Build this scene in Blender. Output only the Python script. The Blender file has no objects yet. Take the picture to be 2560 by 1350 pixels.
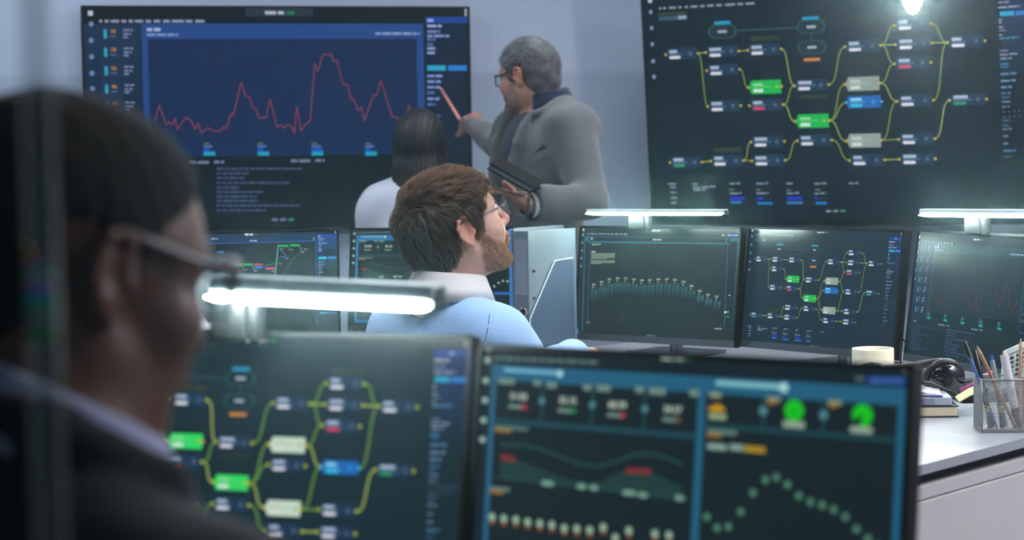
import bpy, bmesh, math, random
import numpy as np
from mathutils import Vector, Matrix
random.seed(7); rng = np.random.default_rng(7)
SC = bpy.context.scene; COL = SC.collection
R = math.radians
A3 = lambda *v: np.array(v, float)

# ---------------------------------------------------------------- camera model
FPX, CX, CY = 5000.0, 1280.0, 675.0
PITCH, ROLL, CAMZ = R(3.06), R(-1.02), 1.28
EYE = A3(0, 0, CAMZ)
_f = A3(0, math.cos(PITCH), -math.sin(PITCH)); _u = A3(0, math.sin(PITCH), math.cos(PITCH)); _r = A3(1, 0, 0)
RI = math.cos(ROLL) * _r + math.sin(ROLL) * _u
UP = -math.sin(ROLL) * _r + math.cos(ROLL) * _u
FW = _f
def ray(px, py): return FW + RI * (px - CX) / FPX - UP * (py - CY) / FPX
def at(px, py, d): return EYE + ray(px, py) * d
def at_z(px, py, z):
    r = ray(px, py); return EYE + r * ((z - CAMZ) / r[2])

cam = bpy.data.cameras.new('camera'); camo = bpy.data.objects.new('camera', cam); COL.objects.link(camo)
cam.sensor_width = 36; cam.lens = FPX / 2560 * 36; cam.clip_start = .05; cam.clip_end = 60
m = Matrix.Identity(4)
for i in range(3): m[i][0], m[i][1], m[i][2], m[i][3] = RI[i], UP[i], -FW[i], EYE[i]
camo.matrix_world = m; SC.camera = camo
cam.dof.use_dof = True; cam.dof.focus_distance = 4.5; cam.dof.aperture_fstop = 4.4

# ---------------------------------------------------------------- helpers
def lin(c):
    if isinstance(c, str):
        c = [int(c[i:i+2], 16) / 255 for i in (0, 2, 4)]
    return tuple(x / 12.92 if x <= .04045 else ((x + .055) / 1.055) ** 2.4 for x in c)
_M = {}
def mat(name, col, rough=.5, metal=0., var=.08, scale=30., bump=0., spec=.5, emit=None, es=1., coat=0., trans=0., sss=0., alpha=1., sheen=0., aniso=None):
    """procedural principled material: colour broken up by noise, optional bump"""
    if name in _M: return _M[name]
    m = bpy.data.materials.new(name); m.use_nodes = True; nt = m.node_tree; N = nt.nodes; L = nt.links
    b = N['Principled BSDF']; c = lin(col) if isinstance(col, str) else col
    b.inputs['Roughness'].default_value = rough; b.inputs['Metallic'].default_value = metal
    b.inputs['Specular IOR Level'].default_value = spec; b.inputs['Coat Weight'].default_value = coat
    b.inputs['Transmission Weight'].default_value = trans; b.inputs['Alpha'].default_value = alpha
    b.inputs['Sheen Weight'].default_value = sheen
    if sss: b.inputs['Subsurface Weight'].default_value = sss; b.inputs['Subsurface Radius'].default_value = (.6, .25, .12); b.inputs['Subsurface Scale'].default_value = .012
    tc = N.new('ShaderNodeTexCoord'); mp = N.new('ShaderNodeMapping'); L.new(tc.outputs['Object'], mp.inputs[0])
    if aniso: mp.inputs['Scale'].default_value = aniso
    nz = N.new('ShaderNodeTexNoise'); nz.inputs['Scale'].default_value = scale; nz.inputs['Detail'].default_value = 4
    L.new(mp.outputs[0], nz.inputs['Vector'])
    cr = N.new('ShaderNodeValToRGB'); cr.color_ramp.elements[0].position = .3; cr.color_ramp.elements[1].position = .7
    cr.color_ramp.elements[0].color = (*[x * (1 - var) for x in c], 1); cr.color_ramp.elements[1].color = (*[min(1, x * (1 + var)) for x in c], 1)
    L.new(nz.outputs['Fac'], cr.inputs[0]); L.new(cr.outputs[0], b.inputs['Base Color'])
    if bump:
        bp = N.new('ShaderNodeBump'); bp.inputs['Strength'].default_value = bump; bp.inputs['Distance'].default_value = .002
        L.new(nz.outputs['Fac'], bp.inputs['Height']); L.new(bp.outputs[0], b.inputs['Normal'])
    if emit:
        b.inputs['Emission Color'].default_value = (*(lin(emit) if isinstance(emit, str) else emit), 1); b.inputs['Emission Strength'].default_value = es
    _M[name] = m; return m

class MB:
    """collects faces (optionally coloured per corner), builds ONE mesh object"""
    def __init__(s): s.v = []; s.f = []; s.c = []; s.mi = []
    def add(s, vs, fs, mi=0, M=None, o=None):
        k = len(s.v)
        for p in vs:
            p = A3(*p)
            if M is not None: p = M @ p
            if o is not None: p = p + o
            s.v.append(tuple(p))
        for f in fs: s.f.append([k + i for i in f]); s.mi.append(mi)
        return s
    def box(s, c, d, mi=0, M=None, o=None):
        x, y, z = d[0] / 2, d[1] / 2, d[2] / 2
        vs = [A3(*c) + A3(i * x, j * y, k * z) for i in (-1, 1) for j in (-1, 1) for k in (-1, 1)]
        return s.add(vs, [(0, 1, 3, 2), (4, 6, 7, 5), (0, 4, 5, 1), (2, 3, 7, 6), (0, 2, 6, 4), (1, 5, 7, 3)], mi, M, o)
    def rbox(s, c, d, r=.003, seg=2, mi=0, M=None, o=None):
        bm = bmesh.new(); bmesh.ops.create_cube(bm, size=1)
        for v in bm.verts: v.co = Vector((v.co.x * d[0], v.co.y * d[1], v.co.z * d[2]))
        bmesh.ops.bevel(bm, geom=bm.edges[:], offset=min(r, min(d) * .49), segments=seg, affect='EDGES', profile=.5)
        bm.verts.index_update(); vs = [A3(*c) + A3(*v.co) for v in bm.verts]; fs = [[v.index for v in f.verts] for f in bm.faces]; bm.free()
        return s.add(vs, fs, mi, M, o)
    def lathe(s, prof, n=32, c=(0, 0, 0), mi=0, M=None, o=None):
        vs = []; fs = []; k = len(prof)
        for i in range(n):
            a = 2 * math.pi * i / n
            for (rr, z) in prof: vs.append((c[0] + rr * math.cos(a), c[1] + rr * math.sin(a), c[2] + z))
        for i in range(n):
            j = (i + 1) % n
            for q in range(k - 1): fs.append((i * k + q, j * k + q, j * k + q + 1, i * k + q + 1))
        if prof[0][0] > 1e-5: fs.append([i * k for i in range(n)][::-1])
        if prof[-1][0] > 1e-5: fs.append([i * k + k - 1 for i in range(n)])
        return s.add(vs, fs, mi, M, o)
    def tube(s, pts, r, n=8, mi=0, cap=True):
        pts = [A3(*p) for p in pts]; k = len(pts); rs = r if hasattr(r, '__len__') else [r] * k
        vs = []; prev = None
        for i, p in enumerate(pts):
            t = pts[min(i + 1, k - 1)] - pts[max(i - 1, 0)]; t /= np.linalg.norm(t) + 1e-9
            if prev is None:
                a = A3(0, 0, 1) if abs(t[2]) < .9 else A3(1, 0, 0); x = np.cross(a, t)
            else: x = prev - t * (prev @ t)
            x /= np.linalg.norm(x) + 1e-9; prev = x; y = np.cross(t, x)
            for j in range(n):
                a = 2 * math.pi * j / n; vs.append(p + rs[i] * (x * math.cos(a) + y * math.sin(a)))
        fs = [(i * n + j, i * n + (j + 1) % n, (i + 1) * n + (j + 1) % n, (i + 1) * n + j) for i in range(k - 1) for j in range(n)]
        if cap: fs += [list(range(n))[::-1], [(k - 1) * n + j for j in range(n)]]
        return s.add(vs, fs, mi)
    def prism(s, poly, y0, y1, mi=0, M=None, o=None):
        """polygon in x,z extruded along y"""
        n = len(poly); vs = [(x, y0, z) for x, z in poly] + [(x, y1, z) for x, z in poly]
        fs = [list(range(n)), list(range(2 * n - 1, n - 1, -1))] + [(i, i + n, (i + 1) % n + n, (i + 1) % n) for i in range(n)]
        return s.add(vs, fs, mi, M, o)
    def build(s, name, mats, parent=None, smooth=False, loc=None, cols=None):
        me = bpy.data.meshes.new(name); me.from_pydata([tuple(map(float, v)) for v in s.v], [], s.f); 
        for mm in (mats if isinstance(mats, (list, tuple)) else [mats]): me.materials.append(mm)
        if any(s.mi): me.polygons.foreach_set('material_index', s.mi)
        if smooth: me.shade_smooth() if smooth is True else me.polygons.foreach_set('use_smooth', [True] * len(s.f))
        me.update(); o = bpy.data.objects.new(name, me); COL.objects.link(o)
        if loc is not None: o.location = loc
        if parent is not None: o.parent = parent
        bmm = bmesh.new(); bmm.from_mesh(me); bmesh.ops.recalc_face_normals(bmm, faces=bmm.faces[:]) if cols is None else None
        bmm.to_mesh(me); bmm.free()
        if smooth == 'auto': auto_smooth(me)
        return o
def auto_smooth(me, ang=35):
    bm = bmesh.new(); bm.from_mesh(me)
    for e in bm.edges:
        if len(e.link_faces) == 2 and e.calc_face_angle(0) > R(ang): e.smooth = False
    for f in bm.faces: f.smooth = True
    bm.to_mesh(me); bm.free()
def tag(o, label, cat, group=None, kind=None):
    o['label'] = label; o['category'] = cat
    if group: o['group'] = group
    if kind: o['kind'] = kind
    return o
def thing(name, label, cat, loc=(0, 0, 0), rot=None, group=None):
    o = bpy.data.objects.new(name, None); COL.objects.link(o); o.location = loc; o.empty_display_size = .05
    if rot is not None: o.rotation_euler = rot if hasattr(rot, '__len__') else (0, 0, rot)
    return tag(o, label, cat, group)
def struct(o, label=None):
    o['kind'] = 'structure'
    if label: o['label'] = label
    return o
def rotz(a): c, s = math.cos(a), math.sin(a); return np.array([[c, -s, 0], [s, c, 0], [0, 0, 1.]])
def frame(xa, ya):
    """rotation matrix whose x axis is xa and whose y axis is close to ya"""
    x = A3(*xa); x /= np.linalg.norm(x); y = A3(*ya); y -= x * (x @ y); y /= np.linalg.norm(y); return np.stack([x, y, np.cross(x, y)], 1)

# ---------------------------------------------------------------- room shell
plaster = mat('painted_plaster', '97a0b2', .75, var=.03, scale=6, bump=.08)
def two_tone(name, top, low, z):
    m = bpy.data.materials.new(name); m.use_nodes = True; nt = m.node_tree; N = nt.nodes; L = nt.links; b = N['Principled BSDF']
    b.inputs['Roughness'].default_value = .7
    g = N.new('ShaderNodeNewGeometry'); sx = N.new('ShaderNodeSeparateXYZ'); L.new(g.outputs['Position'], sx.inputs[0])
    mr = N.new('ShaderNodeMapRange'); mr.inputs['From Min'].default_value = z - .012; mr.inputs['From Max'].default_value = z + .012; L.new(sx.outputs['Z'], mr.inputs['Value'])
    nz = N.new('ShaderNodeTexNoise'); nz.inputs['Scale'].default_value = 3; nz.inputs['Detail'].default_value = 5; L.new(g.outputs['Position'], nz.inputs['Vector'])
    mx = N.new('ShaderNodeMix'); mx.data_type = 'RGBA'; mx.inputs['A'].default_value = (*lin(low), 1); mx.inputs['B'].default_value = (*lin(top), 1); L.new(mr.outputs[0], mx.inputs['Factor'])
    m2 = N.new('ShaderNodeMix'); m2.data_type = 'RGBA'; m2.blend_type = 'MULTIPLY'; m2.inputs['Factor'].default_value = .12; L.new(mx.outputs['Result'], m2.inputs['A']); L.new(nz.outputs['Fac'], m2.inputs['B'])
    L.new(m2.outputs['Result'], b.inputs['Base Color']); return m
wallm = two_tone('two_tone_wall', 'aebbd2', 'a0adc4', 1.63)  # slightly lighter above the given height, with a soft edge
carpet = mat('grey_carpet', '3a4048', .95, var=.25, scale=160, bump=.4)
ceilm = mat('ceiling_paint', 'aeb4bd', .85, var=.02)
# corner points of the room (plan)
def wallseg(name, a, b, t=.12, z1=2.75, mt=wallm):
    a = A3(*a); b = A3(*b); d = (b - a) / np.linalg.norm(b - a); n = A3(d[1], -d[0])  # room side is the left of travel; n points outwards
    vs = [(*a, 0), (*b, 0), (*(b + n * t), 0), (*(a + n * t), 0)]; vs += [(x, y, z1) for x, y, _ in vs]
    mb = MB().add(vs, [(0, 1, 2, 3), (4, 7, 6, 5), (0, 4, 5, 1), (1, 5, 6, 2), (2, 6, 7, 3), (3, 7, 4, 0)])
    return struct(mb.build(name, mt))
# ---------------------------------------------------------------- displays
# pose of every screen: centre, yaw, tilt, size (fitted so that perspective is consistent)
class Disp:
    def __init__(s, c, yaw, tilt, W, H):
        s.c = A3(*c) + A3(0, 0, CAMZ); y, t = R(yaw), R(tilt); s.W, s.H = W, H; s.yaw, s.tilt = y, t
        s.n = A3(math.sin(y) * math.cos(t), -math.cos(y) * math.cos(t), math.sin(t)); s.u = A3(math.cos(y), math.sin(y), 0); s.v = np.cross(s.n, s.u)
        s.M = np.stack([s.u, -s.n, s.v], 1)      # local x right, y into the screen, z up
    def loc(s, px, py):
        d = ray(px, py); t = ((s.c - EYE) @ s.n) / (d @ s.n); P = EYE + d * t - s.c; return np.array([P @ s.u, P @ s.v])
    def world(s, x, y, z): return s.c + s.M @ A3(x, y, z)
    def rot(s): return Matrix(s.M.tolist()).to_euler()
MW, MH = .545, .322
D = dict(
    WL=Disp((-.846, 7.482, .191), 14.7, -.5, 1.45, .815), WR=Disp((1.1443, 7.1068, .1875), -28.95, -4.82, 1.45, .86),
    M1=Disp((.392, 5.488, -.341), -40, 7.5, MW, MH), M2=Disp((.786, 5.123, -.341), -52.6, 7.6, MW, MH), M3=Disp((1.0628, 4.6137, -.3385), -70.8, 7.7, MW, MH),
    A1=Disp((-.763, 5.673, -.34), 4.7, 7.5, MW, MH), A2=Disp((-.247, 6.093, -.352), -19, 7.1, MW, MH),
    FL=Disp((-.313, 2.378, -.356), -20, 11.3, MW, MH), FR=Disp((.167, 2.12, -.368), -37, 6.8, MW, .325))

def screen_material(nm, rough, spec):
    m = bpy.data.materials.new(nm); m.use_nodes = True; nt = m.node_tree; b = nt.nodes['Principled BSDF']
    a = nt.nodes.new('ShaderNodeVertexColor'); a.layer_name = 'Col'
    nz = nt.nodes.new('ShaderNodeTexNoise'); nz.inputs['Scale'].default_value = 900
    mx = nt.nodes.new('ShaderNodeMix'); mx.data_type = 'RGBA'; mx.blend_type = 'MULTIPLY'; mx.inputs['Factor'].default_value = .15
    nt.links.new(a.outputs['Color'], mx.inputs['A']); nt.links.new(nz.outputs['Color'], mx.inputs['B'])
    b.inputs['Base Color'].default_value = (.004, .005, .006, 1); b.inputs['Roughness'].default_value = rough; b.inputs['Specular IOR Level'].default_value = spec
    nt.links.new(mx.outputs['Result'], b.inputs['Emission Color']); b.inputs['Emission Strength'].default_value = 1.0
    return m
SCREEN = screen_material('lit_screen', .22, .22); SCREEN_WALL = screen_material('lit_wall_screen', .45, .05)
_T = {}
def glyphs(s):
    if s not in _T:
        cu = bpy.data.curves.new('t', 'FONT'); cu.body = s; cu.align_x = 'CENTER'; cu.align_y = 'CENTER'; cu.resolution_u = 3
        ob = bpy.data.objects.new('t', cu); COL.objects.link(ob); dg = bpy.context.evaluated_depsgraph_get()
        me = bpy.data.meshes.new_from_object(ob.evaluated_get(dg)); _T[s] = ([tuple(v.co) for v in me.vertices], [list(p.vertices) for p in me.polygons])
        bpy.data.objects.remove(ob); bpy.data.curves.remove(cu); bpy.data.meshes.remove(me)
    return _T[s]
class UI:
    """flat lit graphics of one display, all in the plane of the screen (x right, z up, metres)"""
    def __init__(s, d, px=None, k=1.):
        s.d = d; s.k = k; s.px = px or (lambda x, y: (x, y)); s.src = d; s.v = []; s.f = []; s.c = []; s.lay = 0
    def P(s, x, y): return s.src.loc(*s.px(x, y)) * s.k
    def L(s, n): s.lay = n; return s
    def poly(s, pts, col, cols=None):
        k = len(s.v); y = -.0006 - .00035 * s.lay
        s.v += [(p[0], y, p[1]) for p in pts]; s.f.append(list(range(k, k + len(pts))))
        cols = cols or [col] * len(pts); s.c += [(*(lin(c) if isinstance(c, str) else c), 1) for c in cols]
    def rloc(s, x0, z0, x1, z1, col, cols=None): s.poly([(x0, z0), (x1, z0), (x1, z1), (x0, z1)], col, cols)
    def rect(s, x0, y0, x1, y1, col, r=0, cols=None):
        """axis-parallel rectangle given by the midpoints of its left and right sides (y0 top, y1 bottom at the centre)"""
        a = s.P((x0 + x1) / 2, y0); b = s.P((x0 + x1) / 2, y1); l = s.P(x0, (y0 + y1) / 2); rr = s.P(x1, (y0 + y1) / 2)
        X0, X1, Z0, Z1 = l[0], rr[0], b[1], a[1]
        if not r: return s.rloc(X0, Z0, X1, Z1, col, cols)
        h = (Z1 - Z0) / 2; r = min(h, (X1 - X0) / 2) * r; pts = []
        for cx, cz, a0 in ((X1 - r, Z0 + r, -90), (X1 - r, Z1 - r, 0), (X0 + r, Z1 - r, 90), (X0 + r, Z0 + r, 180)):
            pts += [(cx + r * math.cos(R(a0 + q * 22.5)), cz + r * math.sin(R(a0 + q * 22.5))) for q in range(5)]
        s.poly(pts, col)
    def bar(s, x0, x1, y, h, col, r=0): s.rect(x0, y - h / 2, x1, y + h / 2, col, r)
    def disc(s, x, y, rad, col, n=18, a0=0, a1=360):
        c = s.P(x, y); q = abs(s.P(x, y + rad)[1] - c[1]); s.disc_l(c, q, col, n, a0, a1)
    def disc_l(s, c, q, col, n=18, a0=0, a1=360):
        pts = [(c[0] + q * math.cos(R(a0 + (a1 - a0) * i / n)), c[1] + q * math.sin(R(a0 + (a1 - a0) * i / n))) for i in range(n if a1 - a0 == 360 else n + 1)]
        if a1 - a0 != 360: pts.append(tuple(c))
        s.poly(pts, col)
    def line(s, pts, w, col, raw=False, close=False):
        """w in metres of this screen"""
        P = [A3(*p) if raw else s.P(*p) for p in pts]
        if close: P.append(P[0])
        for a, b in zip(P[:-1], P[1:]):
            t = b - a; l = np.linalg.norm(t); 
            if l < 1e-6: continue
            t = t / l; n = A3(-t[1], t[0]) * w / 2; e = t * w * .3
            s.poly([a - e - n, b + e - n, b + e + n, a - e + n], col)
    def spline(s, a, b, w, col, n=12):
        a = A3(*a); b = A3(*b); dx = abs(b[0] - a[0]) * .55 + .003
        pts = [(1-t)**3 * a + 3*(1-t)**2*t*(a + A3(dx, 0)) + 3*(1-t)*t*t*(b - A3(dx, 0)) + t**3 * b for t in np.linspace(0, 1, n)]
        s.line(pts, w, col, raw=True)
    def text(s, x, y, h, st, col, bold=0):
        V, F = glyphs(st); c = s.P(x, y); q = abs(s.P(x, y + h)[1] - c[1]) * 1.45; yy = -.0006 - .00035 * s.lay; 
        for off in ([0] if not bold else [-bold, bold]):
            k = len(s.v)
            s.v += [(c[0] + v[0] * q + off * q, yy, c[1] + v[1] * q) for v in V]
            for f in F: s.f.append([k + i for i in f])
            s.c += [(*lin(col), 1)] * len(V)
    def words(s, x0, x1, y, h, col, y1=None, seed=0):
        """greeked line of small type"""
        rr = random.Random(int(x0 * 7 + y * 13) + seed); x = x0; y1 = y if y1 is None else y1
        while x < x1 - 1:
            w = min(rr.uniform(1.6, 4.2) * h, x1 - x); yy = y + (y1 - y) * (x - x0) / max(1, x1 - x0); s.bar(x, x + w, yy, h, col); x += w + h * .55
    def build(s, parent, name='screen_graphics'):
        me = bpy.data.meshes.new(name); me.from_pydata([tuple(map(float, v)) for v in s.v], [], s.f); me.materials.append(SCREEN_WALL if s.d.W > 1 else SCREEN)
        a = me.color_attributes.new('Col', 'FLOAT_COLOR', 'POINT'); a.data.foreach_set('color', np.array(s.c, np.float32).ravel())
        me.update(); o = bpy.data.objects.new(name, me); COL.objects.link(o); o.parent = parent; return o

black_plastic = mat('black_plastic', '111417', .6, var=.15, scale=60, bump=.04, spec=.2)
dark_chin = mat('dark_grey_bezel', '33393f', .42, var=.08, scale=80)
steel = mat('brushed_steel', '8b9096', .32, 1., var=.1, scale=60, aniso=(1, 1, 30))
alu = mat('silver_aluminium', 'b4babd', .34, .85, var=.06, scale=50)

def device(key, name, label, cat, group, wall=False, chin=.018, bg='1a2c36', stand=True, back=.028):
    d = D[key]; t = thing(name, label, cat, d.c, d.rot(), group); W, H = d.W, d.H; b = .006 if not wall else .009
    hb = MB(); hb.rbox((0, back / 2 + .001, 0), (W, back, H), .004)
    if not wall: hb.rbox((0, back + .012, -.02), (W * .5, .03, H * .55), .012)
    hb.build('housing', black_plastic, t, 'auto')
    fr = MB()
    for x0, x1, z0, z1 in ((-W/2, W/2, H/2 - b, H/2), (-W/2, -W/2 + b, -H/2, H/2), (W/2 - b, W/2, -H/2, H/2)): fr.box(((x0+x1)/2, -.001, (z0+z1)/2), (x1 - x0, .004, z1 - z0))
    fr.build('bezel', black_plastic, t)
    MB().box((0, -.001, -H/2 + chin/2), (W, .0045, chin)).build('chin', dark_chin if not wall else black_plastic, t)
    if stand and not wall:
        # upright stand carrying the panel from behind, standing on the desk (z given in world)
        zb = .742; c = d.world(0, back + .03, 0); Mi = d.M.T
        st = MB(); base = A3(c[0], c[1], zb) + A3(-d.n[0], -d.n[1], 0) * .04
        top = c + A3(-d.n[0], -d.n[1], 0) * .03
        def rel(p): return Mi @ (A3(*p) - d.c)
        up = [rel(base + A3(0, 0, .004)), rel(A3(base[0], base[1], top[2] - .02)), rel(top)]
        st.tube(up, .019, 12); st.build('stand', steel, t, 'auto')
        ft = MB(); hx = A3(*d.u) * .11; hy = A3(-d.n[0], -d.n[1], 0) / np.hypot(d.n[0], d.n[1]) * .085
        cor = [base - hx - hy, base + hx - hy, base + hx + hy, base - hx + hy]
        vs = [rel(p) for p in cor] + [rel(p + A3(0, 0, .008)) for p in cor]
        ft.add(vs, [(0, 3, 2, 1), (4, 5, 6, 7), (0, 1, 5, 4), (1, 2, 6, 5), (2, 3, 7, 6), (3, 0, 4, 7)]); ft.build('foot', steel, t)
    ui = UI(d); ui.rloc(-W/2 + b, -H/2 + chin, W/2 - b, H/2 - b, bg)
    return t, ui

# ---- content: flow of linked nodes (positions read on the second monitor of the long desk)
FLOW_PX = lambda x, y: (1840 + x / 3.75, 540 + y / 3.75)
FN = dict(n1=(245, 403), n2=(397, 407), n3=(555, 412), n4=(390, 495), g1=(535, 592), n5=(373, 670), n6=(530, 680), n7=(710, 600), g2=(692, 773), n8=(920, 430), n9=(1115, 345), n10=(1108, 438),
          n11=(1095, 530), n12=(1302, 447), r1=(898, 611), n13=(895, 700), n14=(1085, 712), n15=(1279, 725), r2=(873, 886), n16=(1070, 897), n17=(875, 982), n18=(1062, 994), n19=(197, 930), n20=(352, 937), n21=(515, 858), n22=(508, 950), n23=(690, 868))
FE = 'n1-n2 n1-n5 n2-n3 n3-n7 n4-g1 n6-n7 n6-g2 n7-n8 n8-n9 n8-n10 n8-n11 n9-n12 n10-n12 n14-n12 r1-n11 r1-n14 g2-r1 g2-n13 g2-r2 r2-n16 r2-n14 n16-n15 n20-n21 n20-n22 n19-n20 n22-n23 n23-n17 n17-n18'.split()
def flow(ui, blue='n13', gcol='12b84a', rcol='8fa39c', thick=1., lime='7f9a3c', dot='b9b32c', dim=False):
    ui.src = D['M2']; ui.px = FLOW_PX; ui.k = ui.d.W / MW; k = ui.k
    P = lambda n: ui.P(*FN[n]); hw, hh = .0235 * k, .0092 * k
    ui.L(1)
    for x, y, w in ((157, 137, 16), (153, 190, 13), (147, 267, 13), (140, 345, 12), (133, 427, 15), (127, 503, 15)): ui.bar(x - w/2, x + w/2, y, 20, '7d93b8' if y != 137 else 'b8c4d2', 1)
    for x, w in zip((190, 207, 236, 265, 289, 318, 349, 379, 411, 452, 490, 527), (8, 11, 26, 13, 12, 26, 16, 24, 21, 38, 21, 33)): ui.bar(x - w/2, x + w/2, 176 + (x - 190) * .03, 10, '8a9cae')
    ui.bar(700, 940, 154, 34, '1d3a44'); ui.L(2).bar(704, 936, 154, 26, '192c38'); ui.L(3).words(766, 838, 155, 11, 'c8d0d8'); ui.bar(845, 875, 156, 11, '2f7d4a')
    for dy in (-12, -1, 10): ui.disc(1555, 172 + dy, 4, 'cfd6da', 10)
    # right-hand panel
    ui.L(1).rect(1440, 200, 1567, 620, '14233f', cols=['172a38', '172a38', '1b3460', '1b3460']); ui.L(2).rect(1440, 197, 1567, 231, '1f3f8e'); ui.L(3).bar(1493, 1513, 214, 9, '8fb2e6')
    ui.bar(1437, 1491, 328, 21, '20a8cf'); ui.bar(1496, 1551, 330, 21, '2b7fd0')
    for y, w, c in ((244, 54, 'b0bccb'), (273, 45, '7d8ea6'), (297, 80, '8d9db2'), (355, 12, '7d8ea6'), (368, 10, '7d8ea6'), (390, 16, '7d8ea6'), (406, 26, '66788e'), (428, 12, '7d8ea6'), (444, 72, '4a86a8'), (503, 30, '66788e'), (522, 70, '7d8ea6'), (541, 44, '7d8ea6'), (567, 30, '3c7fae'), (582, 30, '356a90'), (615, 58, '5f86b0'), (648, 58, '6a90ba'), (678, 40, '6a90ba'), (707, 36, '4a70a0'), (727, 30, '3d5f88'), (748, 34, '5d7690'), (772, 30, '5d7690'), (838, 34, '3f5f7c'), (862, 22, '46627c'), (880, 34, '5d7690'), (914, 20, '5d7690'), (950, 20, '6a8098'), (985, 46, '4f7aa0'), (1014, 30, '3d5f80')):
        x0 = 1440 - (y - 230) * .075; ui.words(x0, x0 + w, y, 9, c)
    for y, n in ((797, 6), (822, 5)):
        for i in range(n): ui.bar(1402 + i * 19, 1407 + i * 19, y, 7, '5d7690')
    # tag, pills
    ui.L(1).bar(180, 285, 205, 12, '3d4434'); ui.bar(179, 283, 227, 20, '36566b'); ui.L(2).bar(252, 284, 227, 18, '8ba0b0')
    for n, (x, y) in dict(a=(408, 310), b=(740, 320), c=(732, 418)).items():
        ui.L(1).bar(x - 54, x + 54, y, 66, '1f5553', 1); ui.L(2).bar(x - 47, x + 47, y, 56, '162833', 1); ui.L(3).bar(x - 17, x + 17, y, 13, '9aa9ba')
    ui.L(1).line([(464, 311), (684, 319)], .0012 * k, '3a5c70'); ui.line([(737, 353), (735, 385)], .0012 * k, '3a5c70')
    for x, y, c, w in ((413, 268, '1f9cc4', 60), (742, 278, '1f93bd', 62), (725, 477, 'c9823c', 60)): ui.bar(x - w/2, x + w/2, y, 15, c)
    # links
    for n, e in enumerate(FE):
        a, b = e.split('-'); a = P(a) + A3(hw + .0008*k, 0); b = P(b) - A3(hw + .0008*k, 0); ui.L(1 + n % 2 * .5).spline(a, b, .0014 * k * thick, lime if n % 3 else '94ab55')
    # boxes
    for i, n in enumerate(FN):
        c = P(n); x, z = c; ui.L(3)
        if n[0] in 'gr':
            colr = {'g': gcol, 'r': rcol}[n[0]]
            ui.poly([(x - hw * .99, z), (x - hw * .82, z - hh), (x + hw, z - hh), (x + hw, z + hh), (x - hw * .82, z + hh)], colr)
            ui.L(4).rloc(x - hw*.72, z + hh*.2, x - hw*.1, z + hh*.55, '8fdc9a' if n[0] == 'g' else 'c4cfc8'); ui.rloc(x - hw*.72, z - hh*.05, x + hw*.4, z + hh*.1, '5fce80' if n[0] == 'g' else 'b2c0b8'); ui.rloc(x - hw*.7, z - hh*.75, x - hw*.12, z - hh*.28, 'd6ece0' if n[0] == 'g' else 'd9ddd8')
            ui.disc_l((x + hw*.72, z), hh*.22, 'a5c23a' if n[0] == 'g' else 'a58f7a', 8); dc = 'cdb42e'
        else:
            isb = n == blue
            ui.rloc(x - hw*.97, z - hh*.85, x + hw*.97, z + hh*.9, '1765b4' if isb else '1b3550'); ui.L(4)
            wl = .5 + (i * 37 % 10) / 30
            ui.rloc(x - hw*.8, z + hh*.18, x - hw*.8 + hw*wl, z + hh*.62, '7fd2f4' if isb else 'a8bbd2'); ui.rloc(x - hw*.8, z - hh*.1, x - hw*.8 + hw*(wl + .25), z + hh*.08, '4f94c4' if isb else '4f6f94')
            bc = {'n6': 'd43a5c', 'n11': 'd43a5c', 'n15': '2d9a66', 'n19': '2d9a66'}.get(n, '35c6e6' if isb else 'dfe0ea')
            q = hh * .22; ui.poly([(x - hw*.8 + q*(1 - math.cos(R(a))) if 0 else (x - hw*.72 if 90 <= a <= 270 else x - hw*.18) + q*math.cos(R(a)), z - hh*.46 + q*math.sin(R(a))) for a in range(-90, 271, 30)], bc)
            ui.disc_l((x + hw*.55, z), hh*.26, '6f7f98' if not isb else '48b8e8', 8); ui.L(5).disc_l((x + hw*.55, z), hh*.15, '1b3550' if not isb else '1765b4', 8); dc = '3fbce4' if isb else dot
        for sx in (-1, 1): ui.L(6).disc_l((x + sx*(hw + .0008*k), z), .0018*k*(1 + .35*(thick - 1)), dc, 10)
    for n in ('n3', 'n9', 'n20'): x, z = P(n); ui.L(1).rloc(x - hw*.8, z + hh*1.25, x + hw*.95, z + hh*2, '2c3a2c')
    x, z = P('n7'); ui.rloc(x - hw*.8, z - hh*2, x + hw*.95, z - hh*1.3, '24332e')
    # table along the bottom
    for x, y, w in ((133, 1031, 34), (136, 1048, 26), (133, 1073, 26), (131, 1100, 26), (129, 1124, 26), (218, 1040, 20), (252, 1058, 90), (230, 1070, 46), (368, 1051, 40), (470, 1060, 44), (573, 1069, 24), (690, 1080, 50), (812, 1090, 38), (352, 1080, 22, ), (452, 1090, 18), (568, 1102, 22), (674, 1110, 22), (365, 1099, 44), (466, 1108, 46), (580, 1118, 48), (684, 1128, 46)): ui.L(2).words(x - w/2, x + w/2, y, 9, '5c6c50' if 1078 < y < 1112 and 340 < x < 680 and w < 24 else '75879a')
    for x0, y, a, b, c, w in ((341, 1124, 54, 1, '2a2fd0', 0), (441, 1133, 24, 1, '2a2fd0', 0), (554, 1143, 58, 1, '2a2fd0', 0), (661, 1152, 8, 1, '2a2fd0', 0), (341, 1143, 40, 1, '1f78b8', 0), (440, 1158, 58, 1, '1f78b8', 0), (553, 1166, 60, 1, '1f78b8', 0), (660, 1176, 40, 1, '1f78b8', 0)): ui.L(3).bar(x0, x0 + a, y, 13, c); ui.L(2).bar(x0, x0 + 60, y + 2, 4, '284a60')
    for x in (703, 730, 757): ui.L(2).bar(x - 9, x + 9, 1222 - (757 - x)*.08, 9, '8a9aa6' if x != 757 else '3f9a78')

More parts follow.
